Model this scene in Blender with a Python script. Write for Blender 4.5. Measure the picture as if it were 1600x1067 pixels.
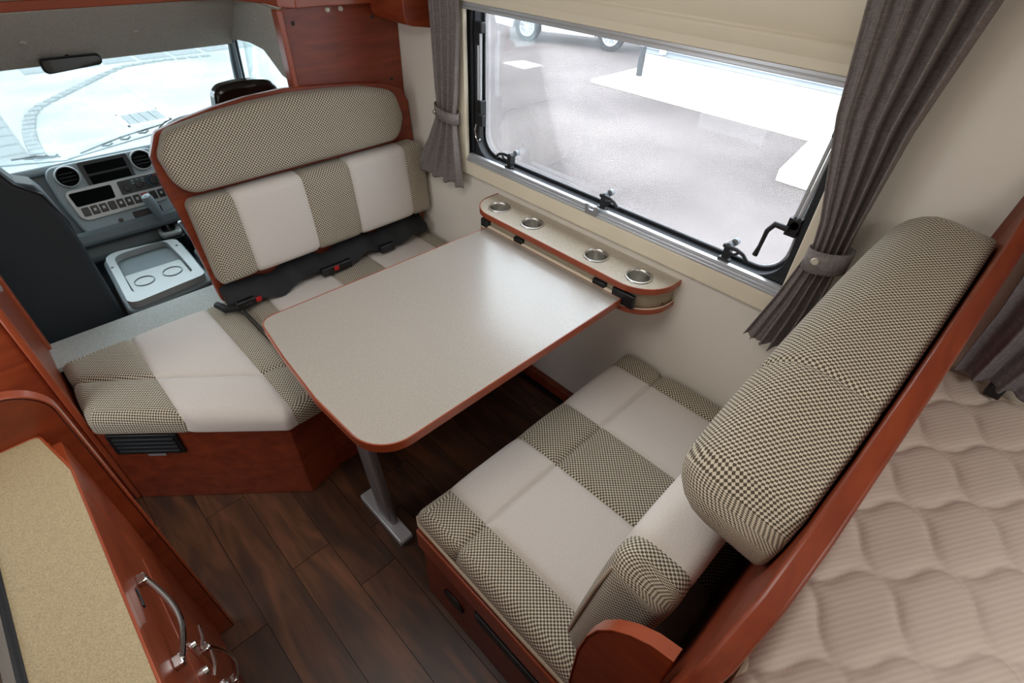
import bpy, bmesh, math, random
from mathutils import Vector, Matrix
random.seed(7)
scene = bpy.context.scene
for o in list(bpy.data.objects): bpy.data.objects.remove(o)
COL = scene.collection
PI = math.pi

# ---------------------------------------------------------------- camera
cam_d = bpy.data.cameras.new('camera'); cam = bpy.data.objects.new('camera', cam_d); COL.objects.link(cam)
cam_d.sensor_width = 36.0; cam_d.lens = 808.14 / 1600 * 36.0; cam_d.clip_start = 0.02; cam_d.clip_end = 200
Rx = ((0.71254829, -0.70094163, 0.03091542), (-0.43633709, -0.47720654, -0.76281313), (0.54944052, 0.53005164, -0.64587953))
X, Yv, Zv = Vector(Rx[0]), -Vector(Rx[1]), -Vector(Rx[2])
M = Matrix.Identity(4)
for i, a in enumerate((X, Yv, Zv)):
    for j in range(3): M[j][i] = a[j]
M.translation = Vector((-1.41925, -1.13436, 1.78128))
cam.matrix_world = M
scene.camera = cam

# ---------------------------------------------------------------- light
w = bpy.data.worlds.new('overcast_sky'); scene.world = w; w.use_nodes = True
nt = w.node_tree; nt.nodes.clear()
out = nt.nodes.new('ShaderNodeOutputWorld'); bg = nt.nodes.new('ShaderNodeBackground')
bg.inputs['Color'].default_value = (0.83, 0.92, 1.0, 1); bg.inputs['Strength'].default_value = 6.6
nt.links.new(bg.outputs[0], out.inputs[0])

def area(name, loc, rot, sx, sy, power, col):
    d = bpy.data.lights.new(name, 'AREA'); d.shape = 'RECTANGLE'; d.size = sx; d.size_y = sy; d.energy = power; d.color = col
    o = bpy.data.objects.new(name, d); o.location = loc; o.rotation_euler = rot; COL.objects.link(o); return o
area('ceiling_lamp_light', (-1.2, -0.35, 1.98), (0, 0, 0), 0.5, 0.9, 7.5, (1.0, 0.96, 0.91))
area('rear_lamp_light', (-0.9, -1.9, 1.98), (0, 0, 0), 0.7, 0.5, 5.0, (1.0, 0.95, 0.90))
area('entry_door_daylight', (-2.12, 0.35, 1.15), (0, -PI / 2, 0), 1.1, 0.6, 5, (0.9, 0.96, 1.0))
scene.view_settings.view_transform = 'Standard'; scene.view_settings.look = 'None'
scene.view_settings.exposure = 0.15; scene.view_settings.gamma = 1.0
scene.view_settings.use_curve_mapping = False

# ---------------------------------------------------------------- materials
def S(h):
    c = [int(h[i:i + 2], 16) / 255 for i in (0, 2, 4)]
    return tuple(x / 12.92 if x <= .04045 else ((x + .055) / 1.055) ** 2.4 for x in c) + (1,)

MATS = {}
def base_mat(name):
    m = bpy.data.materials.new(name); m.use_nodes = True; MATS[name] = m
    n = m.node_tree.nodes; b = n['Principled BSDF']
    return m, m.node_tree, b
def L(nt, a, b): nt.links.new(a, b)
def N(nt, t, **k):
    n = nt.nodes.new(t)
    for a, v in k.items(): setattr(n, a, v)
    return n
def simple(name, col, rough=.5, metal=0, coat=0, bump=None, var=0, varscale=8, alpha=None, spec=None):
    m, nt, b = base_mat(name)
    b.inputs['Base Color'].default_value = S(col); b.inputs['Roughness'].default_value = rough; b.inputs['Metallic'].default_value = metal
    if coat: b.inputs['Coat Weight'].default_value = coat; b.inputs['Coat Roughness'].default_value = .12
    if spec is not None: b.inputs['Specular IOR Level'].default_value = spec
    tc = N(nt, 'ShaderNodeTexCoord')
    if var:
        no = N(nt, 'ShaderNodeTexNoise'); no.inputs['Scale'].default_value = varscale; no.inputs['Detail'].default_value = 5
        L(nt, tc.outputs['Object'], no.inputs['Vector'])
        mx = N(nt, 'ShaderNodeMix', data_type='RGBA'); c = S(col)
        mx.inputs[6].default_value = tuple(max(0, x * (1 - var)) for x in c[:3]) + (1,)
        mx.inputs[7].default_value = tuple(min(1, x * (1 + var)) for x in c[:3]) + (1,)
        L(nt, no.outputs['Fac'], mx.inputs[0]); L(nt, mx.outputs[2], b.inputs['Base Color'])
    if bump:
        sc, st = bump
        no2 = N(nt, 'ShaderNodeTexNoise'); no2.inputs['Scale'].default_value = sc; no2.inputs['Detail'].default_value = 3
        L(nt, tc.outputs['Object'], no2.inputs['Vector'])
        bp = N(nt, 'ShaderNodeBump'); bp.inputs['Strength'].default_value = st; bp.inputs['Distance'].default_value = .001
        L(nt, no2.outputs['Fac'], bp.inputs['Height']); L(nt, bp.outputs[0], b.inputs['Normal'])
    return m

def wood(name, c1, c2, rough=.40, axis=(1, 1, 12), scale=3.0, coat=.12):
    m, nt, b = base_mat(name)
    tc = N(nt, 'ShaderNodeTexCoord'); mp = N(nt, 'ShaderNodeMapping'); mp.inputs['Scale'].default_value = axis
    L(nt, tc.outputs['Object'], mp.inputs['Vector'])
    no = N(nt, 'ShaderNodeTexNoise'); no.inputs['Scale'].default_value = scale; no.inputs['Detail'].default_value = 8; no.inputs['Distortion'].default_value = .6
    L(nt, mp.outputs[0], no.inputs['Vector'])
    cr = N(nt, 'ShaderNodeValToRGB'); cr.color_ramp.elements[0].position = .32; cr.color_ramp.elements[1].position = .68
    cr.color_ramp.elements[0].color = S(c1); cr.color_ramp.elements[1].color = S(c2)
    L(nt, no.outputs['Fac'], cr.inputs[0]); L(nt, cr.outputs[0], b.inputs['Base Color'])
    b.inputs['Roughness'].default_value = rough; b.inputs['Coat Weight'].default_value = coat; b.inputs['Coat Roughness'].default_value = .25
    return m
wood('cherry', '752d16', '91401f', axis=(2, 2, 9))
wood('cherry_along', '712b15', '8e3d1f', axis=(1.2, 9, 9))
wood('cherry_edge', '914127', 'a24d2d', axis=(2, 2, 2), rough=.3)

def plank_mat():
    m, nt, b = base_mat('walnut_plank')
    tc = N(nt, 'ShaderNodeTexCoord'); mp = N(nt, 'ShaderNodeMapping'); mp.inputs['Scale'].default_value = (9, 1.6, 4)
    oi = N(nt, 'ShaderNodeObjectInfo'); mul = N(nt, 'ShaderNodeMath', operation='MULTIPLY'); mul.inputs[1].default_value = 40
    L(nt, oi.outputs['Random'], mul.inputs[0]); L(nt, tc.outputs['Object'], mp.inputs['Vector'])
    no = N(nt, 'ShaderNodeTexNoise', noise_dimensions='4D'); no.inputs['Scale'].default_value = 1.5; no.inputs['Detail'].default_value = 7; no.inputs['Distortion'].default_value = 1.6
    L(nt, mp.outputs[0], no.inputs['Vector']); L(nt, mul.outputs[0], no.inputs['W'])
    cr = N(nt, 'ShaderNodeValToRGB'); e = cr.color_ramp.elements
    e[0].position = .3; e[0].color = S('38231a'); e[1].position = .72; e[1].color = S('75492f')
    k = e.new(.5); k.color = S('52331f')
    L(nt, no.outputs['Fac'], cr.inputs[0])
    hs = N(nt, 'ShaderNodeHueSaturation'); mr = N(nt, 'ShaderNodeMapRange'); mr.inputs[3].default_value = .5; mr.inputs[4].default_value = 1.2
    L(nt, oi.outputs['Random'], mr.inputs[0]); L(nt, mr.outputs[0], hs.inputs['Value']); L(nt, cr.outputs[0], hs.inputs['Color'])
    L(nt, hs.outputs[0], b.inputs['Base Color']); b.inputs['Roughness'].default_value = .42
plank_mat()

def speckle(name, c1, c2, scale, rough, coat=0, c3=None):
    m, nt, b = base_mat(name)
    tc = N(nt, 'ShaderNodeTexCoord'); no = N(nt, 'ShaderNodeTexNoise'); no.inputs['Scale'].default_value = scale; no.inputs['Detail'].default_value = 2
    L(nt, tc.outputs['Object'], no.inputs['Vector'])
    cr = N(nt, 'ShaderNodeValToRGB'); e = cr.color_ramp.elements; e[0].position = .36; e[1].position = .64; e[0].color = S(c1); e[1].color = S(c2)
    L(nt, no.outputs['Fac'], cr.inputs[0]); L(nt, cr.outputs[0], b.inputs['Base Color'])
    b.inputs['Roughness'].default_value = rough; b.inputs['Coat Weight'].default_value = coat; b.inputs['Coat Roughness'].default_value = .22
    return m
speckle('table_laminate', 'a39b90', 'afa79d', 260, .30, 1.0)
speckle('shelf_laminate', 'b5aa98', 'c8bfb0', 260, .3, .2)
speckle('counter_laminate', 'a08f70', 'bcab88', 620, .45)
speckle('grey_felt', 'a09e95', 'b6b4aa', 300, .95)
speckle('plate_carpet', 'a7aca9', 'bcc2be', 260, .8)

def check_mat():
    m, nt, b = base_mat('check_fabric')
    uv = N(nt, 'ShaderNodeUVMap'); uv.uv_map = 'UVMap'
    no = N(nt, 'ShaderNodeTexNoise'); no.inputs['Scale'].default_value = 120; no.inputs['Detail'].default_value = 1
    L(nt, uv.outputs[0], no.inputs['Vector'])
    sc = N(nt, 'ShaderNodeVectorMath', operation='SCALE'); sc.inputs['Scale'].default_value = .0011
    L(nt, no.outputs['Color'], sc.inputs[0])
    ad = N(nt, 'ShaderNodeVectorMath', operation='ADD'); L(nt, uv.outputs[0], ad.inputs[0]); L(nt, sc.outputs[0], ad.inputs[1])
    ch = N(nt, 'ShaderNodeTexChecker'); ch.inputs['Scale'].default_value = 1 / .0057
    L(nt, ad.outputs[0], ch.inputs['Vector'])
    # fine yarn lines inside each check
    wv = N(nt, 'ShaderNodeTexNoise'); wv.inputs['Scale'].default_value = 900; L(nt, uv.outputs[0], wv.inputs['Vector'])
    mx = N(nt, 'ShaderNodeMix', data_type='RGBA'); mx.inputs[6].default_value = S('554b3f'); mx.inputs[7].default_value = S('cfc5b1')
    L(nt, ch.outputs['Fac'], mx.inputs[0])
    hs = N(nt, 'ShaderNodeHueSaturation'); mr = N(nt, 'ShaderNodeMapRange'); mr.inputs[3].default_value = .75; mr.inputs[4].default_value = 1.2
    L(nt, wv.outputs['Fac'], mr.inputs[0]); L(nt, mr.outputs[0], hs.inputs['Value']); L(nt, mx.outputs[2], hs.inputs['Color'])
    L(nt, hs.outputs[0], b.inputs['Base Color']); b.inputs['Roughness'].default_value = .95; b.inputs['Specular IOR Level'].default_value = .2
    b.inputs['Sheen Weight'].default_value = .15
    bp = N(nt, 'ShaderNodeBump'); bp.inputs['Strength'].default_value = .5; bp.inputs['Distance'].default_value = .0006
    L(nt, ch.outputs['Fac'], bp.inputs['Height']); L(nt, bp.outputs[0], b.inputs['Normal'])
check_mat()
def plain_mat():
    m, nt, b = base_mat('plain_fabric')
    uv = N(nt, 'ShaderNodeUVMap'); uv.uv_map = 'UVMap'
    no = N(nt, 'ShaderNodeTexNoise'); no.inputs['Scale'].default_value = 260; no.inputs['Detail'].default_value = 3
    L(nt, uv.outputs[0], no.inputs['Vector'])
    mx = N(nt, 'ShaderNodeMix', data_type='RGBA'); mx.inputs[6].default_value = S('c4bbb2'); mx.inputs[7].default_value = S('e0d8d0')
    L(nt, no.outputs['Fac'], mx.inputs[0]); L(nt, mx.outputs[2], b.inputs['Base Color'])
    b.inputs['Roughness'].default_value = .95; b.inputs['Specular IOR Level'].default_value = .2; b.inputs['Sheen Weight'].default_value = .2
    bp = N(nt, 'ShaderNodeBump'); bp.inputs['Strength'].default_value = .6; bp.inputs['Distance'].default_value = .001
    L(nt, no.outputs['Fac'], bp.inputs['Height']); L(nt, bp.outputs[0], b.inputs['Normal'])
plain_mat()
def linen(name, c1, c2):
    m, nt, b = base_mat(name)
    tc = N(nt, 'ShaderNodeTexCoord'); f = None
    outs = []
    for s in ((260, 260, 25), (25, 25, 260)):
        mp = N(nt, 'ShaderNodeMapping'); mp.inputs['Scale'].default_value = s; L(nt, tc.outputs['Object'], mp.inputs['Vector'])
        no = N(nt, 'ShaderNodeTexNoise'); no.inputs['Scale'].default_value = 2.0; no.inputs['Detail'].default_value = 2; L(nt, mp.outputs[0], no.inputs['Vector']); outs.append(no.outputs['Fac'])
    a = N(nt, 'ShaderNodeMath', operation='ADD'); L(nt, outs[0], a.inputs[0]); L(nt, outs[1], a.inputs[1])
    mr = N(nt, 'ShaderNodeMapRange'); mr.inputs[1].default_value = .7; mr.inputs[2].default_value = 1.3; L(nt, a.outputs[0], mr.inputs[0])
    mx = N(nt, 'ShaderNodeMix', data_type='RGBA'); mx.inputs[6].default_value = S(c1); mx.inputs[7].default_value = S(c2)
    L(nt, mr.outputs[0], mx.inputs[0]); L(nt, mx.outputs[2], b.inputs['Base Color']); b.inputs['Roughness'].default_value = .9
    b.inputs['Specular IOR Level'].default_value = .2
linen('curtain_linen', '6e6765', '928986')
linen('curtain_linen_blue', '6e6a70', '8f8a90')

def mattress_mat():
    m, nt, b = base_mat('mattress_cloth')
    tc = N(nt, 'ShaderNodeTexCoord')
    wv = N(nt, 'ShaderNodeTexWave', wave_type='BANDS', bands_direction='Y'); wv.inputs['Scale'].default_value = 38; wv.inputs['Distortion'].default_value = .8; wv.inputs['Detail'].default_value = 1
    mp = N(nt, 'ShaderNodeMapping'); mp.inputs['Rotation'].default_value = (0, 0, math.radians(32)); L(nt, tc.outputs['Object'], mp.inputs['Vector']); L(nt, mp.outputs[0], wv.inputs['Vector'])
    mx = N(nt, 'ShaderNodeMix', data_type='RGBA'); mx.inputs[6].default_value = S('d5c8bd'); mx.inputs[7].default_value = S('ddd0c6')
    L(nt, wv.outputs['Fac'], mx.inputs[0]); L(nt, mx.outputs[2], b.inputs['Base Color']); b.inputs['Roughness'].default_value = .85
    bp = N(nt, 'ShaderNodeBump'); bp.inputs['Strength'].default_value = .22; bp.inputs['Distance'].default_value = .001
    L(nt, wv.outputs['Fac'], bp.inputs['Height']); L(nt, bp.outputs[0], b.inputs['Normal'])
mattress_mat()

simple('wall_vinyl', 'e8e2d7', .55, bump=(220, .15))
simple('wall_vinyl_cool', 'd5d2cb', .55, bump=(220, .15))
simple('blind_cream', 'eae0c9', .4)
simple('ceiling_white', 'dedad2', .6)
simple('aluminium', 'c6c8cb', .32, .45)
simple('brushed_steel', 'c9c6c0', .3, 1)
simple('chrome', 'dadada', .07, 1)
simple('leg_grey', '9a9b9d', .35, .7)
simple('black_plastic', '16181a', .38)
simple('black_rubber', '1c1f24', .5)
simple('charcoal_plastic', '22272a', .45)
simple('void_black', '08090a', .85, spec=.1)
simple('button_grey', '8f959b', .4)
simple('seat_vinyl', '252f35', .62, bump=(300, .3))
simple('dark_cloth', '3a3532', .9)
simple('webbing', '18191b', .75)
simple('red_button', 'b01a16', .4)
simple('shelf_fabric', 'a3947f', .9, bump=(500, .8), var=.15, varscale=260)
simple('silver_plastic', 'a9acac', .38, .25)
simple('dash_grey', '667277', .5)
simple('dash_light', '93a0a6', .45)
simple('tray_grey', 'a6abab', .42, .2)
simple('clear_button', 'cfc8b8', .15)
simple('piping_cloth', 'b3a48f', .9)
simple('sticker', 'b9bcc0', .35, .5)
simple('white_paint', 'd5d7d8', .3)
simple('concrete_white', 'c0bcb0', .85, bump=(30, .4))
simple('siding', '757c84', .6)
simple('tyre', '1d1d1f', .8)
simple('mirror_plastic', '0f1011', .3)
simple('wrap_black', '17110f', .12, bump=(25, .9))
simple('grate_white', 'e6e8ea', .6)
simple('cooktop_glass', '4a3a30', .08, coat=.8)
simple('knob_blue', '2f6f9a', .4); simple('knob_red', 'a43a2a', .4)
simple('mirror_glass', '5c6064', .06, 1)

def ground_mat(name, cols, sc):
    m, nt, b = base_mat(name)
    tc = N(nt, 'ShaderNodeTexCoord'); no = N(nt, 'ShaderNodeTexNoise'); no.inputs['Scale'].default_value = sc; no.inputs['Detail'].default_value = 5; no.inputs['Roughness'].default_value = .5
    L(nt, tc.outputs['Object'], no.inputs['Vector'])
    cr = N(nt, 'ShaderNodeValToRGB'); e = cr.color_ramp.elements; e[0].position = .35; e[1].position = .66; e[0].color = S(cols[0]); e[1].color = S(cols[1])
    L(nt, no.outputs['Fac'], cr.inputs[0])
    n2 = N(nt, 'ShaderNodeTexNoise'); n2.inputs['Scale'].default_value = 14; n2.inputs['Detail'].default_value = 6; L(nt, tc.outputs['Object'], n2.inputs['Vector'])
    mr = N(nt, 'ShaderNodeMapRange'); mr.inputs[3].default_value = .93; mr.inputs[4].default_value = 1.07; L(nt, n2.outputs['Fac'], mr.inputs[0])
    hs = N(nt, 'ShaderNodeHueSaturation'); L(nt, mr.outputs[0], hs.inputs['Value']); L(nt, cr.outputs[0], hs.inputs['Color'])
    L(nt, hs.outputs[0], b.inputs['Base Color']); b.inputs['Roughness'].default_value = .8
ground_mat('asphalt', ('463c38', '6a605c'), .4)
ground_mat('gravel_pale', ('7b8180', '979d9c'), .8)

def glass_mat(name, tint, gloss, haze=0.0):
    m = bpy.data.materials.new(name); m.use_nodes = True; MATS[name] = m; nt = m.node_tree; nt.nodes.clear()
    o = N(nt, 'ShaderNodeOutputMaterial'); t = N(nt, 'ShaderNodeBsdfTransparent'); t.inputs[0].default_value = tint
    g = N(nt, 'ShaderNodeBsdfGlossy'); g.inputs['Roughness'].default_value = .02
    d = N(nt, 'ShaderNodeBsdfTranslucent'); d.inputs[0].default_value = (1, 1, 1, 1)
    fr = N(nt, 'ShaderNodeFresnel'); fr.inputs[0].default_value = 1.45
    mul = N(nt, 'ShaderNodeMath', operation='MULTIPLY'); mul.inputs[1].default_value = gloss; L(nt, fr.outputs[0], mul.inputs[0])
    m1 = N(nt, 'ShaderNodeMixShader'); m1.inputs[0].default_value = haze; L(nt, t.outputs[0], m1.inputs[1]); L(nt, d.outputs[0], m1.inputs[2])
    m2 = N(nt, 'ShaderNodeMixShader'); L(nt, mul.outputs[0], m2.inputs[0]); L(nt, m1.outputs[0], m2.inputs[1]); L(nt, g.outputs[0], m2.inputs[2])
    L(nt, m2.outputs[0], o.inputs[0])
glass_mat('acrylic', (.97, .975, .985, 1), .5, .03)
glass_mat('windscreen_glass', (.96, 1, 1, 1), .5, .015)
glass_mat('clear_wrap', (.95, .95, .95, 1), 1.0, .08)

# ---------------------------------------------------------------- helpers
def link(o, parent=None):
    COL.objects.link(o)
    if parent is not None: o.parent = parent
    return o
def tag(o, label=None, cat=None, group=None, kind=None):
    if label: o['label'] = label
    if cat: o['category'] = cat
    if group: o['group'] = group
    if kind: o['kind'] = kind
    return o
def thing(name, label, cat, loc=(0, 0, 0), group=None, kind=None):
    o = bpy.data.objects.new(name, None); o.empty_display_size = .05; o.location = loc
    link(o); return tag(o, label, cat, group, kind)
def build(name, bm, mat, parent=None, bevel=0, smooth=True, seg=2, angle=35):
    """bm is in world coordinates; parented parts are shifted into the parent's frame"""
    bmesh.ops.recalc_face_normals(bm, faces=bm.faces)
    me = bpy.data.meshes.new(name)
    if parent is not None:
        off = world_loc(parent)
        if off.length > 0: bmesh.ops.translate(bm, verts=bm.verts, vec=-off)
    bm.to_mesh(me); bm.free()
    for mm in (mat if isinstance(mat, (list, tuple)) else [mat]): me.materials.append(MATS[mm])
    o = bpy.data.objects.new(name, me); link(o, parent)
    if smooth:
        for p in me.polygons: p.use_smooth = True
        try: me.set_sharp_from_angle(angle=math.radians(angle))
        except Exception: pass
    if bevel:
        b = o.modifiers.new('bevel', 'BEVEL'); b.width = bevel; b.segments = seg; b.limit_method = 'ANGLE'; b.angle_limit = math.radians(40)
    return o
def world_loc(o):
    v = Vector((0, 0, 0))
    while o is not None: v = v + o.location; o = o.parent
    return v
def box(bm, x, y, z, mat=None):
    x0, x1 = min(x), max(x); y0, y1 = min(y), max(y); z0, z1 = min(z), max(z)
    vs = [bm.verts.new(p) for p in ((x0, y0, z0), (x1, y0, z0), (x1, y1, z0), (x0, y1, z0), (x0, y0, z1), (x1, y0, z1), (x1, y1, z1), (x0, y1, z1))]
    for f in ((0, 3, 2, 1), (4, 5, 6, 7), (0, 1, 5, 4), (1, 2, 6, 5), (2, 3, 7, 6), (3, 0, 4, 7)): bm.faces.new([vs[i] for i in f])
    if mat is not None: bmesh.ops.transform(bm, matrix=mat, verts=vs)
    return vs
def B(name, x, y, z, mat, parent=None, bevel=0, matx=None):
    bm = bmesh.new(); box(bm, x, y, z, matx); return build(name, bm, mat, parent, bevel)
def prism(bm, pts, axis, a, b):
    """pts 2D; axis x:(y,z) y:(x,z) z:(x,y)"""
    def P(p, t):
        return {'x': (t, p[0], p[1]), 'y': (p[0], t, p[1]), 'z': (p[0], p[1], t)}[axis]
    v0 = [bm.verts.new(P(p, a)) for p in pts]; v1 = [bm.verts.new(P(p, b)) for p in pts]; n = len(pts)
    bm.faces.new(v0); bm.faces.new(v1[::-1])
    for i in range(n): bm.faces.new((v0[i], v0[(i + 1) % n], v1[(i + 1) % n], v1[i]))
    return v0 + v1
def fillet(poly, seg=6):
    """poly list of (x,y,r) -> rounded polygon (works for CCW or CW)"""
    out = []; n = len(poly)
    for i in range(n):
        x, y, r = poly[i]; p = Vector((x, y)); a = Vector(poly[i - 1][:2]); c = Vector(poly[(i + 1) % n][:2])
        d1 = (a - p).normalized(); d2 = (c - p).normalized()
        if r <= 1e-5: out.append((x, y)); continue
        ang = math.acos(max(-1, min(1, d1.dot(d2)))); t = r / math.tan(ang / 2)
        ce = p + (d1 + d2).normalized() * (r / math.sin(ang / 2))
        s = p + d1 * t - ce; e = p + d2 * t - ce
        a0 = math.atan2(s.y, s.x); a1 = math.atan2(e.y, e.x); da = (a1 - a0 + PI) % (2 * PI) - PI
        for k in range(seg + 1): out.append((ce.x + r * math.cos(a0 + da * k / seg), ce.y + r * math.sin(a0 + da * k / seg)))
    return out
def tube(bm, pts, r, seg=8, closed=False):
    pts = [Vector(p) for p in pts]; n = len(pts); rings = []
    rr = r if isinstance(r, (list, tuple)) else [r] * n
    prev = None
    for i, p in enumerate(pts):
        if closed: t = (pts[(i + 1) % n] - pts[i - 1]).normalized()
        else: t = (pts[min(i + 1, n - 1)] - pts[max(i - 1, 0)]).normalized()
        if prev is None:
            up = Vector((0, 0, 1)) if abs(t.z) < .9 else Vector((1, 0, 0)); nx = t.cross(up).normalized()
        else: nx = (prev - t * prev.dot(t)).normalized()
        prev = nx; ny = t.cross(nx)
        rings.append([bm.verts.new(p + (nx * math.cos(2 * PI * k / seg) + ny * math.sin(2 * PI * k / seg)) * rr[i]) for k in range(seg)])
    m = n if closed else n - 1
    for i in range(m):
        a, b = rings[i], rings[(i + 1) % n]
        for k in range(seg): bm.faces.new((a[k], a[(k + 1) % seg], b[(k + 1) % seg], b[k]))
    if not closed: bm.faces.new(rings[0][::-1]); bm.faces.new(rings[-1])
def lathe(bm, prof, center, axis=Vector((0, 0, 1)), seg=28):
    axis = Vector(axis).normalized(); up = Vector((1, 0, 0)) if abs(axis.x) < .9 else Vector((0, 1, 0))
    u = axis.cross(up).normalized(); v = axis.cross(u); c = Vector(center); rings = []
    for r, h in prof:
        if r < 1e-6: rings.append([bm.verts.new(c + axis * h)])
        else: rings.append([bm.verts.new(c + axis * h + (u * math.cos(2 * PI * k / seg) + v * math.sin(2 * PI * k / seg)) * r) for k in range(seg)])
    for a, b in zip(rings, rings[1:]):
        for k in range(seg):
            k2 = (k + 1) % seg
            if len(a) == 1 and len(b) == 1: continue
            if len(a) == 1: bm.faces.new((a[0], b[k2], b[k]))
            elif len(b) == 1: bm.faces.new((a[k], a[k2], b[0]))
            else: bm.faces.new((a[k], a[k2], b[k2], b[k]))
def frame_matrix(origin, u, v, w_):
    m = Matrix.Identity(4)
    for i, a in enumerate((u, v, w_)):
        for j in range(3): m[j][i] = a[j]
    m.translation = Vector(origin); return m

# ---- upholstered cushion: rounded pad from a convex outline, cut along its seams into sewn panels
def cushion(root, poly, thick, rt, rb, mat, seams=(), pick=None, crown=.008, grid=.05, seg=5, groove=.006, soft=.0, uvs_k=1.0):
    """poly: CCW (u,v,r) ; local w from 0 (back) to thick (front) ; mat: local->world"""
    def ring(d):
        n = len(poly); P = [Vector(p[:2]) for p in poly]; edges = []
        for i in range(n):
            a, b = P[i], P[(i + 1) % n]; t = (b - a).normalized(); nr = Vector((t.y, -t.x)); edges.append((a - nr * d, t, nr))
        q = []
        for i in range(n):
            (a, t1, n1), (b, t2, n2) = edges[i - 1], edges[i]
            cr = t1.x * t2.y - t1.y * t2.x
            if abs(cr) < 1e-4: pt = b.copy()
            else:
                s = ((b.x - a.x) * t2.y - (b.y - a.y) * t2.x) / cr; pt = a + t1 * s
            q.append((pt.x, pt.y, max(poly[i][2] - d, .0015) if poly[i][2] > 0 else 0))
        res = []
        for i in range(n):
            x, y, r = q[i]; p = Vector((x, y)); a = Vector(q[i - 1][:2]); c = Vector(q[(i + 1) % n][:2])
            d1 = (a - p).normalized(); d2 = (c - p).normalized()
            if poly[i][2] <= 0:
                res.append((p, (edges[i - 1][2] + edges[i][2]).normalized())); continue
            ang = math.acos(max(-1, min(1, d1.dot(d2)))); t = r / math.tan(ang / 2)
            ce = p + (d1 + d2).normalized() * (r / math.sin(ang / 2))
            s = p + d1 * t - ce; e = p + d2 * t - ce; a0 = math.atan2(s.y, s.x); a1 = math.atan2(e.y, e.x); da = (a1 - a0 + PI) % (2 * PI) - PI
            for k in range(seg + 1):
                th = a0 + da * k / seg; dr = Vector((math.cos(th), math.sin(th))); res.append((ce + dr * r, dr))
        return res
    bm = bmesh.new(); uvl = bm.loops.layers.uv.new('UVMap'); specs = []
    K = 5
    for k in range(K + 1):       # bottom rounding
        th = PI / 2 * k / K; specs.append((rb * (1 - math.sin(th)), rb * (1 - math.cos(th)), None))
    hs = thick - rb - rt; nst = max(1, int(hs / .03))
    for k in range(1, nst): specs.append((0, rb + hs * k / nst, None))
    for k in range(K + 1):
        th = PI / 2 * (1 - k / K); specs.append((rt * (1 - math.sin(th)), thick - rt * (1 - math.cos(th)), None))
    rings = []; uvs = []
    # arc length outward from the start of the flat top
    arc = []; acc = 0; prev = None
    for d, z, _ in reversed(specs):
        if prev is not None: acc += math.hypot(d - prev[0], z - prev[1])
        arc.append(acc); prev = (d, z)
    arc = arc[::-1]
    inner = ring(rt)
    for (d, z, _), al in zip(specs, arc):
        rg = ring(d); rings.append([bm.verts.new((p.x, p.y, z)) for p, nr in rg])
        uvs.append([(inner[i][0] + rg[i][1] * al) for i in range(len(rg))])
    n = len(rings[0])
    for a in range(len(rings) - 1):
        for i in range(n):
            j = (i + 1) % n
            f = bm.faces.new((rings[a][i], rings[a][j], rings[a + 1][j], rings[a + 1][i]))
            for lp, uvv in zip(f.loops, (uvs[a][i], uvs[a][j], uvs[a + 1][j], uvs[a + 1][i])): lp[uvl].uv = uvv
    f = bm.faces.new(rings[-1])
    for lp, p in zip(f.loops, inner): lp[uvl].uv = p[0]
    bot = bm.faces.new(rings[0][::-1])
    us = [p[0] for p in poly]; vs = [p[1] for p in poly]; cx, cy = (min(us) + max(us)) / 2, (min(vs) + max(vs)) / 2; hx, hy = (max(us) - min(us)) / 2, (max(vs) - min(vs)) / 2
    def cut(co, no, reg=None):
        fs = [f for f in bm.faces if (reg is None or reg(*f.calc_center_median()[:2]))]
        g = set(fs)
        for f in fs: g.update(f.edges); g.update(f.verts)
        bmesh.ops.bisect_plane(bm, geom=list(g), plane_co=co, plane_no=no, dist=1e-5)
    S_ = []; SOFT = []
    for s in seams:
        (px, py), (qx, qy) = s[0], s[1]; reg = s[2] if len(s) > 2 else None
        t = Vector((qx - px, qy - py, 0)).normalized(); no = Vector((t.y, -t.x, 0)); S_.append((Vector((px, py, 0)), no, reg)); SOFT.append(s[3] if len(s) > 3 else soft)
    for co, no, reg in S_:
        cut(co, no, reg)
    for co, no, reg in S_:
        for dd in (.004, .009, .02, .035): 
            cut(co + no * dd, no, reg); cut(co - no * dd, no, reg)
    g = grid; x = min(us) + g
    while x < max(us): cut((x, 0, 0), (1, 0, 0)); x += g
    y = min(vs) + g
    while y < max(vs): cut((0, y, 0), (0, 1, 0)); y += g
    bm.normal_update()
    inn = [p for p, _ in inner]
    for v in bm.verts:
        nz = max(0, v.normal.z); a = max(0, 1 - ((v.co.x - cx) / hx) ** 4) * max(0, 1 - ((v.co.y - cy) / hy) ** 4)
        top = 1 if v.co.z > thick * .5 else 0
        dz = crown * a * nz
        dep = 0
        for (co, no, reg), sf in zip(S_, SOFT):
            if reg is not None and not reg(v.co.x, v.co.y): continue
            sd = (v.co - co).dot(no); dep = max(dep, groove * math.exp(-(sd / .007) ** 2) + sf * math.exp(-abs(sd) / .022))
        fade = 1 if v.co.z > thick * .3 else .3
        v.co = v.co + Vector((0, 0, dz)) - v.normal * dep * fade
    keys = {}
    for f in bm.faces:
        c = f.calc_center_median(); k = tuple((0 if (reg is not None and not reg(c.x, c.y)) else (1 if (c - co).dot(no) > 0 else -1)) for co, no, reg in S_)
        keys.setdefault(k, []).append(f)
    me_all = []
    off = Matrix.Translation(-world_loc(root))
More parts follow.
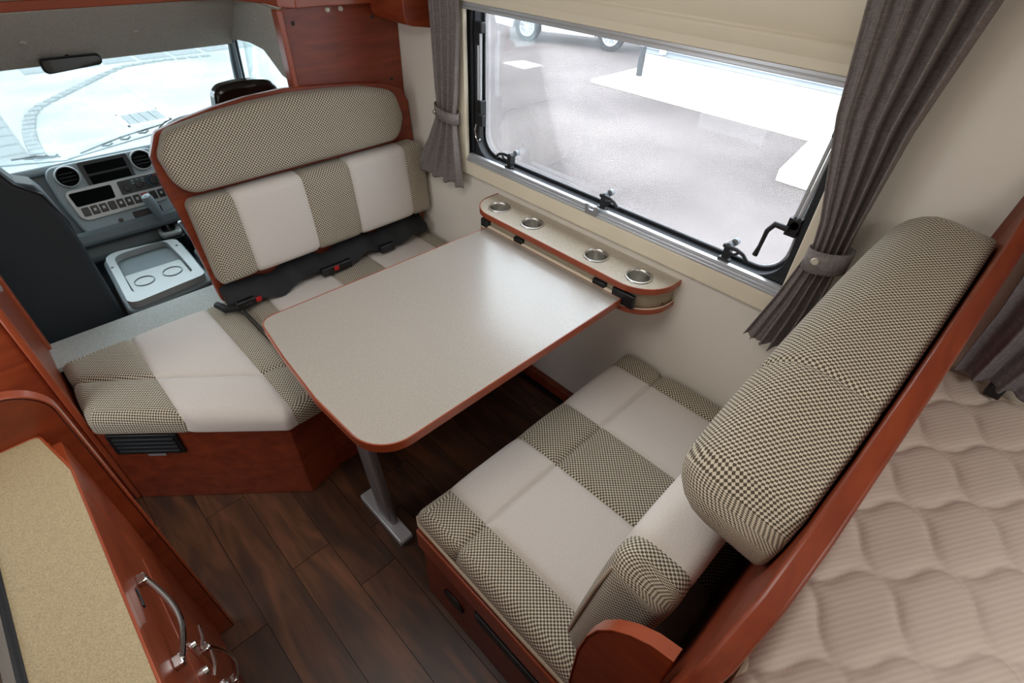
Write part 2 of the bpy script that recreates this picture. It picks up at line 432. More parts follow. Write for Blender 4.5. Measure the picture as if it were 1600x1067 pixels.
    for k, fs in keys.items():
        me_n = 0; c = Vector((0, 0, 0))
        for f in fs: c += f.calc_center_median() * f.calc_area(); me_n += f.calc_area()
        c /= max(me_n, 1e-9); kind = pick(c.x, c.y) if pick else 'check'
        nb = bmesh.new(); ul = nb.loops.layers.uv.new('UVMap'); mp = {}
        for f in fs:
            vv = []
            for v in f.verts:
                if v not in mp: mp[v] = nb.verts.new(v.co)
                vv.append(mp[v])
            try: nf = nb.faces.new(vv)
            except ValueError: continue
            nf.smooth = True
            for l0, l1 in zip(f.loops, nf.loops): l1[ul].uv = l0[uvl].uv * uvs_k
        nb.transform(off @ mat)
        me = bpy.data.meshes.new(kind + '_panel'); nb.to_mesh(me); nb.free(); me.materials.append(MATS[kind + '_fabric'])
        o = bpy.data.objects.new(kind + '_panel', me); link(o, root)
        me_all.append(o)
    bm.free(); return me_all

ZUP = Matrix.Identity(4)

# ================================================================ SETTING
# floor and planks
fl = B('floor', (-2.15, 0), (-2.6, 1.15), (-.06, -.006), 'black_rubber'); tag(fl, kind='structure')
rows = [-1.321 + .14 * k for k in range(-6, 10)]
k = 0
for xi in rows:
    x0 = max(xi - .14, -2.14); x1 = min(xi, -.001)
    if x1 - x0 < .01: continue
    off = (k * .37) % .95
    if abs(xi + 1.321) < .01: edges = [-1.4, -.60, .368, .9]
    elif abs(xi + 1.181) < .01: edges = [-1.4, -.95, -.03, .9]
    else:
        edges = [-1.4]; y = -1.4 + .25 + off
        while y < .85: edges.append(y); y += .95
        edges.append(.9)
    for a, b in zip(edges, edges[1:]):
        bm = bmesh.new(); hx = (x1 - x0) / 2 - .0004; hy = (b - a) / 2 - .0004
        box(bm, (-hx, hx), (-hy, hy), (-.006, 0)); 
        top = [v for v in bm.verts if v.co.z > -.001]
        for v in top: v.co.x *= (hx - .0006) / hx; v.co.y *= (hy - .0006) / hy
        me = bpy.data.meshes.new('plank'); bm.to_mesh(me); bm.free(); me.materials.append(MATS['walnut_plank'])
        o = bpy.data.objects.new('plank', me); o.location = ((x0 + x1) / 2, (a + b) / 2, 0); link(o, fl); k += 1

WY0, WY1, WZ0, WZ1 = -.835, .555, .945, 1.60
bm = bmesh.new()
box(bm, (0, .05), (-2.6, WY0), (-.06, 2.0)); box(bm, (0, .05), (WY1, .99), (-.06, 2.0))
box(bm, (0, .05), (WY0, WY1), (-.06, WZ0)); box(bm, (0, .05), (WY0, WY1), (WZ1, 2.0))
tag(build('wall_right', bm, 'wall_vinyl', smooth=False), kind='structure')
bm = bmesh.new(); box(bm, (-2.2, -2.15), (-2.6, -.1), (-.06, 2.0)); box(bm, (-2.2, -2.15), (.65, 1.1), (-.06, 2.0)); box(bm, (-2.2, -2.15), (-.1, .65), (1.75, 2.0))
tag(build('wall_left', bm, 'wall_vinyl', smooth=False), kind='structure')
tag(B('wall_rear', (-2.2, .05), (-2.65, -2.6), (-.06, 2.0), 'wall_vinyl'), kind='structure')
tag(B('ceiling', (-2.2, .05), (-2.65, 1.1), (2.0, 2.04), 'ceiling_white'), kind='structure')
dr = B('door_1', (-2.19, -2.16), (-.095, .645), (-.06, 1.745), 'white_paint', bevel=.004); tag(dr, kind='structure')
bm = bmesh.new(); tube(bm, [(-2.15, 0, .95), (-2.11, 0, .95), (-2.11, .12, .95), (-2.15, .12, .95)], .008); build('door_handle', bm, 'chrome', dr)
# wall above the cab opening (front), with the over-cab bunk in it
bm = bmesh.new(); box(bm, (-2.2, .05), (2.3, 2.35), (1.5, 2.0)); tag(build('wall_front', bm, 'wall_vinyl', smooth=False), kind='structure')
tag(B('wall_bunk_right', (-.005, .05), (1.0, 2.3), (1.5, 2.0), 'wall_vinyl'), kind='structure')
tag(B('wall_bunk_left', (-2.2, -2.15), (1.1, 2.3), (1.5, 2.0), 'wall_vinyl'), kind='structure')
tag(B('ceiling_bunk', (-2.2, .05), (1.1, 2.35), (2.0, 2.04), 'ceiling_white'), kind='structure')
# red wood skirting under the table along the right wall
tag(B('trim_1', (-.03, -.001), (-.40, .24), (0, .055), 'cherry_along', bevel=.003), kind='structure')

# ---------------------------------------------------------------- side window
win = thing('window_1', None, None, (0, 0, 0), kind='structure')
HY0, HY1, HZ0, HZ1 = -.792, .487, .978, 1.575
def ring_prism(bm, outer, inner, a, b):
    """frame between two loops with equal count, extruded along x"""
    n = len(outer)
    v = [[bm.verts.new((t, p[0], p[1])) for p in lp] for lp in (outer, inner) for t in (a, b)]
    oa, ob, ia, ib = v
    for i in range(n):
        j = (i + 1) % n
        bm.faces.new((oa[i], oa[j], ob[j], ob[i])); bm.faces.new((ia[j], ia[i], ib[i], ib[j]))
        bm.faces.new((oa[j], oa[i], ia[i], ia[j])); bm.faces.new((ob[i], ob[j], ib[j], ib[i]))
def rr(y0, y1, z0, z1, r, seg=8): return fillet([(y0, z0, r), (y1, z0, r), (y1, z1, r), (y0, z1, r)], seg)
bm = bmesh.new(); ring_prism(bm, rr(WY0 + .001, WY1 - .001, WZ0 + .001, WZ1 - .001, .002), rr(HY0 - .008, HY1 + .008, HZ0 - .008, HZ1 + .008, .085), .012, .049)
build('rubber_frame', bm, 'black_rubber', win, bevel=.002)
bm = bmesh.new(); ring_prism(bm, rr(HY0 - .012, HY1 + .012, HZ0 - .012, HZ1 + .012, .088), rr(HY0, HY1, HZ0, HZ1, .08), .05, .062)
build('seal', bm, 'black_rubber', win, bevel=.002)
bm = bmesh.new(); lp = rr(HY0 + .004, HY1 - .004, HZ0 + .004, HZ1 - .004, .076); tube(bm, [(.052, a, b) for a, b in lp], .0035, 6, True); build('bright_seal', bm, 'aluminium', win)
bm = bmesh.new(); prism(bm, rr(HY0 - .01, HY1 + .01, HZ0 - .01, HZ1 + .01, .085), 'x', .058, .062); build('pane', bm, 'acrylic', win, smooth=False)
# reveal lining (black strips seen at the left edge)
for i, yy in enumerate((.505, .52, .535)):
    B('seal_rib', (.004 + i * .006, .016 + i * .004), (yy, yy + .007), (.985, 1.50), 'black_rubber', win, bevel=.002)
# latches
def latch(bm, y, z, s=1):
    box(bm, (.006, .034), (y - .010, y + .010), (z - .030, z + .012)); box(bm, (.002, .02), (y - .018, y + .018), (z - .034, z - .022))
    tube(bm, [(.010, y + .014 * s, z + .016), (.006, y - .030 * s, z + .018), (.004, y - .052 * s, z + .012), (.004, y - .062 * s, z + .002), (.004, y - .066 * s, z - .004)], [.007, .0065, .006, .006, .008], 8)
    tube(bm, [(.008, y - .004 * s, z - .004), (.006, y - .026 * s, z), (.006, y - .036 * s, z + .010)], .005, 6)
    lathe(bm, [(0, -.014), (.012, -.014), (.012, .012), (0, .012)], (.022, y, z + .014), (1, 0, 0), 14)
for y, z, sd in ((.300, 1.006, -1), (-.168, 1.002, 1), (-.634, 1.006, 1)):
    bm = bmesh.new(); latch(bm, y, z, sd); lt = build('latch', bm, 'black_plastic', win, bevel=.002)
    bm = bmesh.new(); lathe(bm, [(0, 0), (.011, 0), (.011, .014), (0, .014)], (.036, y - .006, z + .022), (1, 0, 0), 14); build('button', bm, 'button_grey', lt)
# telescopic stays with levers at both sides
for (ya, za, yb, zb, sy, lo) in ((.472, 1.43, .474, 1.18, 1, 1.125), (-.800, 1.43, -.787, 1.155, -1, 1.140)):
    bm = bmesh.new(); tube(bm, [(.018, ya, za), (.016, yb, zb)], .005, 8); tube(bm, [(.018, ya + .011, za), (.016, yb + .011, zb)], .005, 8); st = build('stay', bm, 'aluminium', win)
    bm = bmesh.new(); box(bm, (.006, .03), (ya - .014, ya + .020), (za - .01, za + .025)); box(bm, (.008, .028), (ya + .002, ya + .018), (za - .05, za)); build('stay_bracket', bm, 'black_plastic', win, bevel=.003)
    bm = bmesh.new(); box(bm, (.004, .034), (yb - .014, yb + .016), (lo - .004, zb + .01)); lathe(bm, [(0, -.02), (.013, -.02), (.013, .012), (0, .012)], (.02, yb, lo + .012), (1, 0, 0), 14)
    if sy > 0:
        box(bm, (.0, .022), (yb - .026, yb - .004), (lo - .028, lo + .014)); box(bm, (.004, .026), (yb - .004, yb + .016), (lo - .095, lo))
    else:
        tube(bm, [(-.004, yb + .01, lo), (-.01, yb + .045, lo + .004), (-.012, yb + .058, lo - .02), (-.012, yb + .062, lo - .07), (-.012, yb + .066, lo - .10)], [.009, .009, .007, .006, .0085], 8)
        box(bm, (.0, .03), (yb - .012, yb + .02), (lo - .02, lo + .03))
    build('stay_lever', bm, 'black_plastic', win, bevel=.002)
bm = bmesh.new(); tube(bm, [(.004, .488, 1.10), (.0, .492, 1.08), (-.002, .485, 1.05), (.0, .474, 1.035), (.004, .466, 1.045)], .0028, 6); build('lanyard', bm, 'chrome', win)

# cream surround and blind cassette
bl = thing('roller_blind', 'cream roller blind cassette and surround framing the side window, blind rolled up', 'window blind', (0, 0, 0))
bm = bmesh.new()
box(bm, (-.022, -.001), (WY0 - .045, WY1 + .03), (.888, .950)); box(bm, (-.022, -.001), (WY1 - .032, WY1 + .03), (.945, 1.56)); box(bm, (-.022, -.001), (WY0 - .045, WY0 + .012), (.945, 1.56))
build('surround', bm, 'blind_cream', bl, bevel=.006, seg=3)
pr = [(-.001, 1.518), (-.018, 1.518), (-.030, 1.530), (-.036, 1.556), (-.038, 1.572), (-.030, 1.578), (-.040, 1.60), (-.044, 1.64), (-.038, 1.672), (-.026, 1.69), (-.001, 1.695)]
bm = bmesh.new(); prism(bm, [(a, b) for a, b in pr], 'y', -.790, .502)
build('cassette', bm, 'blind_cream', bl, bevel=.004, angle=50)
bm = bmesh.new(); box(bm, (-.030, .006), (WY0 + .02, WY1 - .034), (1.494, 1.516)); box(bm, (-.034, -.028), (WY0 + .02, WY1 - .034), (1.503, 1.507)); build('pull_bar', bm, 'aluminium', bl, bevel=.003)
bm = bmesh.new(); box(bm, (-.032, -.002), (WY0 + .02, WY1 - .034), (1.516, 1.545)); build('pull_bar_seal', bm, 'blind_cream', bl, bevel=.002)
bm = bmesh.new()
for a in (((-.024, .012), (.950, .958)), ((-.018, .010), (.958, .966)), ((-.010, .008), (.966, .976))): box(bm, a[0], (WY0 + .015, WY1 - .034), a[1])
build('sill_track', bm, 'aluminium', bl, bevel=.0015)
bm = bmesh.new(); pts = fillet([(-.178, .958, .004), (-.128, .958, .004), (-.124, .992, .004), (-.138, .992, .003), (-.142, .975, .006), (-.164, .975, .006), (-.168, .992, .003), (-.182, .992, .004)], 3); prism(bm, pts, 'x', -.034, -.026)
build('catch_clip', bm, 'leg_grey', bl, bevel=.001)

# ================================================================ CURTAINS
def curtain(root, rows, nf, amp, mat, name='cloth', nu=80, nv=60, seed=1, split=None):
    """rows: list of (t, z, y0, y1, xbase, amp) key rows top->bottom, interpolated smoothly"""
    bm = bmesh.new(); rnd = random.Random(seed); ph = [rnd.uniform(0, 6.28) for _ in range(4)]
    def key(t):
        for a, b in zip(rows, rows[1:]):
            if t <= b[0]:
                s = (t - a[0]) / (b[0] - a[0]); s = s * s * (3 - 2 * s); return [a[i] + (b[i] - a[i]) * s for i in range(1, len(a))]
        return list(rows[-1][1:])
    V = []
    for j in range(nv + 1):
        t = j / nv; r = key(t); z0, y0, y1, xb, am = r[:5]; tilt = r[5] if len(r) > 5 else 0
        row = []
        for i in range(nu + 1):
            s = i / nu; th = 2 * PI * nf * s
            f = math.sin(th + .5 * math.sin(3 * t + ph[0])) * .7 + .3 * math.sin(2.3 * th * .5 + ph[1] + t) + .12 * math.sin(3.1 * th + ph[2])
            yy = y0 + (y1 - y0) * s + am * .35 * math.cos(th) * .5
            row.append(bm.verts.new((xb - am * (f + .6), yy, z0 + tilt * (s - .5) + .004 * math.sin(th * 1.3))))
        V.append(row)
    for j in range(nv):
        for i in range(nu): bm.faces.new((V[j][i], V[j][i + 1], V[j + 1][i + 1], V[j + 1][i]))
    o = build(name, bm, mat, root, angle=180)
    sm = o.modifiers.new('solid', 'SOLIDIFY'); sm.thickness = .0022; sm.offset = 0
    return o
def band(bm, yc, zc, xb, ry, rx, h, tilt=0):
    pts = []; n = 28; rows_ = []
    for hh in (-h / 2, h / 2):
        rows_.append([bm.verts.new((xb - rx * math.cos(2 * PI * k / n), yc + ry * math.sin(2 * PI * k / n), zc + hh + tilt * math.sin(2 * PI * k / n))) for k in range(n)])
    for k in range(n): bm.faces.new((rows_[0][k], rows_[0][(k + 1) % n], rows_[1][(k + 1) % n], rows_[1][k]))
cl = thing('curtain', 'grey linen curtain tied back between the wooden panel and the side window', 'curtain', (-.04, .60, 1.13), 'tied back linen curtains')
curtain(cl, [(0, 1.99, .50, .69, -.045, .014), (.45, 1.45, .502, .672, -.045, .013), (.66, 1.20, .530, .668, -.045, .014), (.75, 1.115, .548, .662, -.045, .014), (.86, .99, .528, .73, -.05, .017), (.93, .90, .518, .80, -.05, .015), (1, .835, .510, .850, -.05, .013, -.05)], 4, .014, 'curtain_linen', seed=3)
bm = bmesh.new(); band(bm, .605, 1.125, -.052, .068, .033, .042, .01); o = build('tieback', bm, 'curtain_linen', cl, angle=180); s_ = o.modifiers.new('s', 'SOLIDIFY'); s_.thickness = .003
bm = bmesh.new(); lathe(bm, [(0, 0), (.006, 0), (.008, -.002), (.006, -.005), (0, -.006)], (-.081, .648, 1.125), (1, 0, 0), 14); build('snap', bm, 'chrome', cl)

cr_ = thing('curtain', 'grey linen curtain tied back at the rear edge of the side window', 'curtain', (-.06, -.90, 1.13), 'tied back linen curtains')
curtain(cr_, [(0, 1.99, -1.05, -.755, -.075, .026), (.25, 1.72, -.985, -.765, -.075, .026), (.5, 1.45, -.950, -.800, -.068, .022), (.68, 1.22, -.940, -.858, -.068, .018), (.74, 1.15, -.940, -.866, -.068, .015), (.85, .99, -.940, -.835, -.066, .018), (1, .83, -.935, -.795, -.064, .022, .07)], 5, .026, 'curtain_linen', seed=5)
bm = bmesh.new(); band(bm, -.906, 1.135, -.074, .050, .038, .058, -.010); o = build('tieback', bm, 'curtain_linen', cr_, angle=180); s_ = o.modifiers.new('s', 'SOLIDIFY'); s_.thickness = .003
bm = bmesh.new(); lathe(bm, [(0, 0), (.008, 0), (.010, -.002), (.008, -.006), (0, -.007)], (-.1105, -.890, 1.137), (1, .15, 0), 16); build('snap', bm, 'clear_button', cr_)

cb = thing('curtain', 'bluish grey curtain hanging over the mattress behind the tall backrest', 'curtain', (-.06, -1.35, 1.1))
curtain(cb, [(0, 1.99, -1.55, -1.23, -.06, .018), (.6, 1.3, -1.52, -1.24, -.065, .02), (.75, 1.16, -1.44, -1.25, -.06, .018), (.82, 1.12, -1.43, -1.25, -.06, .02), (1, .995, -1.40, -1.25, -.06, .014, .0)], 3, .02, 'curtain_linen_blue', seed=9)
B('hem_weight', (-.075, -.055), (-1.345, -1.315), (.970, 1.0), 'black_plastic', cb, bevel=.003)

# ================================================================ CUP SHELF
cs = thing('cup_shelf', 'narrow wall shelf with four steel cup holders under the side window', 'shelf', (-.08, -.09, .74))
def shelf_outline(g=0): return fillet([(-.001, -.528 + g, .002), (-.165 + g, -.528 + g, .13), (-.165 + g, .352 - g, .11), (-.001, .352 - g, .002)], 12)
CUPS = [(-.085, .250), (-.086, .070), (-.088, -.241), (-.087, -.419)]
bm = bmesh.new(); ol = shelf_outline(.003)
for z in (.836, .853):
    pass
# top board with four round holes: triangulated fill between outline and hole rims
def holed_plate(bm, outline, holes, rad, z0, z1, seg=28):
    for z, flip in ((z1, False), (z0, True)):
        es = []
        vs = [bm.verts.new((x, y, z)) for x, y in outline]; es += [bm.edges.new((vs[i], vs[(i + 1) % len(vs)])) for i in range(len(vs))]
        for hx, hy in holes:
            hv = [bm.verts.new((hx + rad * math.cos(2 * PI * k / seg), hy + rad * math.sin(2 * PI * k / seg), z)) for k in range(seg)]
            es += [bm.edges.new((hv[k], hv[(k + 1) % seg])) for k in range(seg)]
        bmesh.ops.triangle_fill(bm, use_beauty=True, use_dissolve=False, edges=es)
holed_plate(bm, ol, CUPS, .0385, .836, .853); build('top_board', bm, 'shelf_laminate', cs, smooth=False)
def edge_band(bm, pts, closed, z0, z1, th):
    n = len(pts); rings = []
    for i, p in enumerate(pts):
        a = Vector(pts[i - 1] if (closed or i > 0) else pts[i]); b = Vector(pts[(i + 1) % n] if (closed or i < n - 1) else pts[i]); t = (b - a).normalized(); nr = Vector((t.y, -t.x)) * th
        rings.append([bm.verts.new(q) for q in ((p[0], p[1], z0), (p[0] + nr.x, p[1] + nr.y, z0), (p[0] + nr.x, p[1] + nr.y, z1), (p[0], p[1], z1))])
    for i in range(n if closed else n - 1):
        a, b = rings[i], rings[(i + 1) % n]
        for k in range(4): bm.faces.new((a[k], a[(k + 1) % 4], b[(k + 1) % 4], b[k]))
    if not closed: bm.faces.new(rings[0]); bm.faces.new(rings[-1][::-1])
bm = bmesh.new(); edge_band(bm, shelf_outline(.003), False, .833, .8545, -.004); build('edge_band', bm, 'cherry_edge', cs, bevel=.0012)
bm = bmesh.new(); edge_band(bm, shelf_outline(.014), False, .770, .834, .004); build('fabric_apron', bm, 'shelf_fabric', cs)
bm = bmesh.new(); prism(bm, shelf_outline(.004), 'z', .749, .769); build('bottom_board', bm, 'cherry_edge', cs, bevel=.002)
bm = bmesh.new(); edge_band(bm, shelf_outline(.008), False, .769, .773, -.003); build('piping', bm, 'blind_cream', cs)
for i, (hx, hy) in enumerate(CUPS):
    bm = bmesh.new(); lathe(bm, [(0, .774), (.033, .774), (.0355, .778), (.0365, .85), (.038, .855), (.041, .8575), (.045, .857), (.0465, .8535), (.044, .8535), (.0375, .851), (.0378, .773), (0, .772)], (hx, hy, 0), (0, 0, 1), 40)
    build('cup_holder', bm, 'brushed_steel', cs)
bm = bmesh.new(); box(bm, (-.166, -.154), (-.43, .275), (.790, .806)); build('rail', bm, 'blind_cream', cs, bevel=.002)
for y0, y1, zz, hh in ((.232, .275, .812, .03), (.045, .09, .812, .016), (-.345, -.292, .812, .016), (-.462, -.375, .804, .044)):
    B('rail_bracket', (-.1665, -.150), (y0, y1), (zz - hh / 2 - .004, zz + hh / 2), 'black_plastic', cs, bevel=.003)
bm = bmesh.new(); lathe(bm, [(0, 0), (.004, 0), (.004, .003), (0, .003)], (-.07, -.5145, .787), (0, -1, 0), 10); build('screw', bm, 'black_plastic', cs)

# ================================================================ TABLE
tb = thing('dining_table', 'beige laminate dinette table with red wood edge on one leg', 'table', (-.97, -.085, 0))
top_poly = [(-.168, .235, .002), (-.168, -.414, .002), (-1.104, -.414, .10), (-1.112, -.15, 0), (-1.099, .05, 0), (-1.076, .255, .045)]
tp = fillet(top_poly, 10)
bm = bmesh.new(); prism(bm, tp, 'z', .779, .7995); build('tabletop', bm, 'table_laminate', tb, smooth=False)
bm = bmesh.new(); edge_band(bm, tp, True, .772, .8005, -.004); build('edge_band', bm, 'cherry_edge', tb, bevel=.0015)
bm = bmesh.new(); M_ = Matrix.Translation((-.972, -.098, 0)) @ Matrix.Shear('XZ', 4, (0, .0)) 
pts = fillet([(-.016, -.047, .014), (.016, -.047, .014), (.016, .047, .014), (-.016, .047, .014)], 4)
vs = prism(bm, pts, 'z', .03, .779)
for v in vs: v.co.x += -.972 - (.02 if v.co.z > .5 else 0); v.co.y += -.100 + (.06 if v.co.z > .5 else 0)
build('leg', bm, 'leg_grey', tb)
bm = bmesh.new(); prism(bm, fillet([(-1.002, -.222, .006), (-.950, -.222, .006), (-.950, .046, .006), (-1.002, .046, .006)], 3), 'z', .001, .03); build('foot', bm, 'aluminium', tb, bevel=.003)
B('foot_cap', (-.999, -.953), (-.228, -.222), (.003, .028), 'leg_grey', tb, bevel=.002)
B('leg_bracket', (-1.03, -.95), (-.10, .02), (.768, .779), 'black_plastic', tb, bevel=.002)

# ================================================================ FRONT BENCH
fb = thing('front_bench', 'red wood front bench base with angled aisle end', 'bench', (-.8, .55, 0))
base = [(-.002, .245), (-.97, .245), (-1.118, .205), (-1.598, .625), (-1.598, .95), (-.002, .95)]
bm = bmesh.new(); prism(bm, base, 'z', .001, .400); build('bench_box', bm, 'cherry_along', fb, bevel=.003, smooth=False)
bm = bmesh.new()
edge_band(bm, [(-.970, .243), (-1.119, .203), (-1.596, .622)], False, .385, .4010, -.008); build('trim_strip', bm, 'cherry_edge', fb, bevel=.002)
# recessed black vent on the angled face
a_ = Vector((-1.598, .625, 0)); b_ = Vector((-1.118, .205, 0)); t_ = (b_ - a_).normalized(); n_ = Vector((t_.y, -t_.x, 0)); n_ = n_ if n_.y < 0 else -n_
def on_face(name, u0, u1, z0, z1, d0, d1, mat, bevel=.002):
    mtx = frame_matrix(a_, t_, Vector((0, 0, 1)), n_); bm = bmesh.new(); box(bm, (u0, u1), (z0, z1), (d0, d1), mtx); return build(name, bm, mat, fb, bevel)
on_face('vent_housing', .03, .262, .272, .372, -.004, .010, 'black_plastic', .004)
for i in range(4): on_face('vent_slat', .05, .25, .285 + i * .02, .297 + i * .02, .008, .016, 'charcoal_plastic', .002)
on_face('label_plate', .125, .185, .252, .264, 0, .002, 'sticker', 0)
tag(B('cab_step_plate', (-1.622, -.985), (.948, 1.125), (.435, .456), 'plate_carpet', bevel=.003), 'pale grey carpeted ledge between the front bench seat and the cab console', 'ledge')
for i, (px, py) in enumerate(((-1.59, 1.09), (-1.32, 1.10), (-1.04, 1.10))):
    pass

BX = lambda x, y: 'plain' if (-1.369 < x < -1.09) else 'check'
sc = thing('seat_cushion', 'angled end seat cushion of the front bench, by the left wooden partition', 'cushion', (-1.3, .6, .402))
cushion(sc, [(-1.595, .58, .03), (-1.128, .165, .03), (-.987, .172, .02), (-.987, .945, .02), (-1.595, .945, .03)], .083, .04, .012, Matrix.Translation((0, 0, .402)),
        seams=[((-1.369, 0), (-1.369, 1)), ((-1.094, 0), (-1.094, 1)), ((-1.6, .818), (-1.094, .404), lambda x, y: x < -1.094, .012), ((-1.094, .404), (-.98, .397), lambda x, y: x > -1.094, .012)], pick=BX, crown=.012, soft=.004)
bm = bmesh.new(); tube(bm, [(-.985, .20, .482), (-.985, .5, .489), (-.985, .90, .489)], .004, 6); build('piping', bm, 'dark_cloth', sc)
mc = thing('seat_cushion', 'long seat cushion of the front bench, partly under the table', 'cushion', (-.5, .6, .402))
BX2 = lambda x, y: 'plain' if (-.88 < x < -.59 or -.382 < x < -.088) else 'check'
cushion(mc, [(-.983, .168, .02), (-.004, .168, .03), (-.004, .935, .03), (-.983, .935, .02)], .083, .04, .012, Matrix.Translation((0, 0, .402)),
        seams=[((x, 0), (x, 1)) for x in (-.88, -.59, -.38, -.088)] + [((-1, .35), (0, .35), None, .010)], pick=BX2, crown=.010, soft=.004)

# backboard of the front bench (arched wooden board, reclined)
sl = .085
def recline_front(y0): # local (x, s) -> world; s is height, board leans to +y
    u = Vector((1, 0, 0)); v = Vector((0, sl, 1)).normalized(); w_ = u.cross(v)  # points to -y
    return frame_matrix((0, y0, 0), u, v, w_)
bb = thing('bench_backboard', 'arched red wood backboard behind the front bench', 'backboard', (-.55, .93, .48))
arch = [(-1.032, .50, .03), (-.012, .50, .005), (-.012, 1.10, .0), (-.035, 1.15, .0), (-.12, 1.185, 0), (-.25, 1.207, 0), (-.40, 1.222, 0), (-.55, 1.232, 0), (-.70, 1.226, 0), (-.82, 1.212, 0), (-.93, 1.192, 0), (-1.02, 1.17, .03), (-1.060, 1.10, .02), (-1.062, 1.0, 0), (-1.050, .90, 0)]
bm = bmesh.new(); vs = prism(bm, [(x, z) for x, z in fillet(arch, 4)], 'z', -.030, 0); bmesh.ops.transform(bm, matrix=recline_front(.835), verts=bm.verts)
build('board', bm, 'cherry_along', bb, bevel=.004)
hc = thing('headrest_cushion', 'long arched checked head cushion on the front backboard', 'cushion', (-.55, .85, 1.1))
cushion(hc, [(-1.026, .966, .075), (-.125, .968, .07), (-.088, 1.06, .05), (-.115, 1.165, .06), (-.25, 1.198, 0), (-.40, 1.212, 0), (-.55, 1.220, 0), (-.70, 1.216, 0), (-.85, 1.203, 0), (-1.0, 1.178, .05), (-1.047, 1.10, .05)], .075, .028, .008, recline_front(.833),
        seams=[], crown=.008, soft=0)
# sewn top seam of the head cushion
bm = bmesh.new(); mt = recline_front(.833); tube(bm, [mt @ Vector((x, z, .070)) for x, z in ((-.985, 1.10), (-.93, 1.158), (-.85, 1.178), (-.70, 1.192), (-.55, 1.197), (-.40, 1.190), (-.25, 1.175), (-.14, 1.145))], .0028, 6); build('seam_cord', bm, 'dark_cloth', hc)
lc = thing('back_cushion', 'low front bench back cushion with two plain patches', 'cushion', (-.55, .83, .6))
BX3 = lambda x, y: 'plain' if (-.875 < x < -.615 or -.405 < x < -.125) else 'check'
cushion(lc, [(-1.025, .612, .02), (-.012, .612, .02), (-.012, .945, .05), (-1.025, .945, .03)], .085, .03, .008, recline_front(.833),
        seams=[((x, 0), (x, 1)) for x in (-.88, -.612, -.405, -.12)], pick=BX3, crown=.012, soft=.003)

# seat belts in the gap
sb = thing('seat_belt', 'black webbing seat belts bunched in the gap below the front back cushion', 'seat belt', (-.6, .83, .49))
bm = bmesh.new(); rn = random.Random(4); V = []
for i in range(61):
    s = i / 60; x = -1.03 + .98 * s; z = .512 + .016 * s + .012 * math.sin(s * 23) + .006 * math.sin(s * 51)
    V.append([bm.verts.new((x, .872 - .006 * math.sin(s * 17), z + .066)), bm.verts.new((x, .812 + .008 * math.sin(s * 31), z + .030)), bm.verts.new((x, .790 + .012 * math.sin(s * 19 + 1), z - .002)), bm.verts.new((x, .83, z - .006))])
for a, b in zip(V, V[1:]):
    for k in range(4): bm.faces.new((a[k], a[(k + 1) % 4], b[(k + 1) % 4], b[k]))
bm.faces.new(V[0]); bm.faces.new(V[-1][::-1]); build('webbing', bm, 'webbing', sb)
for x in (-.97, -.60, -.53, -.30):
    bm = bmesh.new(); box(bm, (x - .04, x + .035), (.775, .80), (.506, .543)); bk = build('buckle', bm, 'black_plastic', sb, bevel=.005)
for x in (-.925, -.575):
    B('release_button', (x - .010, x + .012), (.770, .778), (.520, .540), 'red_button', sb, bevel=.002)
bm = bmesh.new(); tube(bm, [(-1.06, .86, .52), (-1.045, .81, .518), (-1.0, .79, .52), (-.95, .785, .525)], [.014, .016, .016, .012], 8); build('belt_stalk', bm, 'black_plastic', sb)

# red wood panel between backboard and over-cab bunk
rp = thing('bulkhead_panel', 'flat red wood panel above the front bench, next to the cab opening', 'panel', (-.28, .95, 1.15))
bm = bmesh.new(); prism(bm, fillet([(-.490, 1.472, .002), (-.490, 1.165, .03), (-.45, 1.145, .02), (-.002, 1.11, .002), (-.002, 1.472, .002)], 5), 'y', .966, .986); build('board', bm, 'cherry_along', rp, bevel=.003)
bm = bmesh.new(); box(bm, (-.512, -.489), (.945, .992), (1.20, 1.472)); build('edge_strip', bm, 'cherry_edge', rp, bevel=.004)
for x, z, mm in ((-.452, 1.425, 'dark_cloth'), (-.06, 1.185, 'dark_cloth'), (-.12, 1.42, 'dark_cloth')):
    bm = bmesh.new(); lathe(bm, [(0, .004), (.004, .004), (.0065, .002), (.0075, 0), (0, 0)], (x, .966, z), (0, -1, 0), 14); build('screw_cap', bm, mm, rp)
for x in (-.31, -.255):
    bm = bmesh.new(); lathe(bm, [(0, .012), (.006, .012), (.009, .008), (.009, 0), (0, 0)], (x, .966, 1.458), (0, -1, 0), 14); build('hook_button', bm, 'clear_button', rp)

# over-cab bunk board with cut-out edge
bk = thing('bunk_board', 'red wood edged over-cab bunk board along the top of the picture', 'bunk', (-.9, 1.4, 1.47))
cut = [(-2.14, 1.30), (-1.223, 1.315), (-.70, 1.30), (-.56, 1.26), (-.48, 1.10), (-.475, .985), (-.44, .945), (-.34, .945), (-.26, .93), (-.20, .928), (-.12, .928), (-.004, .928), (-.004, 2.29), (-2.14, 2.29)]
bm = bmesh.new(); prism(bm, cut, 'z', 1.478, 1.500); build('board', bm, 'shelf_laminate', bk, smooth=False)
bm = bmesh.new(); edge_band(bm, cut[:12], False, 1.474, 1.503, .012); build('edge_band', bm, 'cherry_edge', bk, bevel=.003)
oc = thing('overhead_cabinet', 'small red overhead cabinet with rounded corner left of the window curtain', 'cabinet', (-.08, .78, 1.43))
bm = bmesh.new(); prism(bm, fillet([(-.148, 1.70, .004), (-.148, 1.425, .045), (-.004, 1.405, .004), (-.004, 1.70, .004)], 8), 'y', .705, .925); build('body', bm, 'cherry', oc, bevel=.006, seg=3)
B('catch', (-.155, -.147), (.72, .75), (1.515, 1.54), 'black_plastic', oc, bevel=.002)

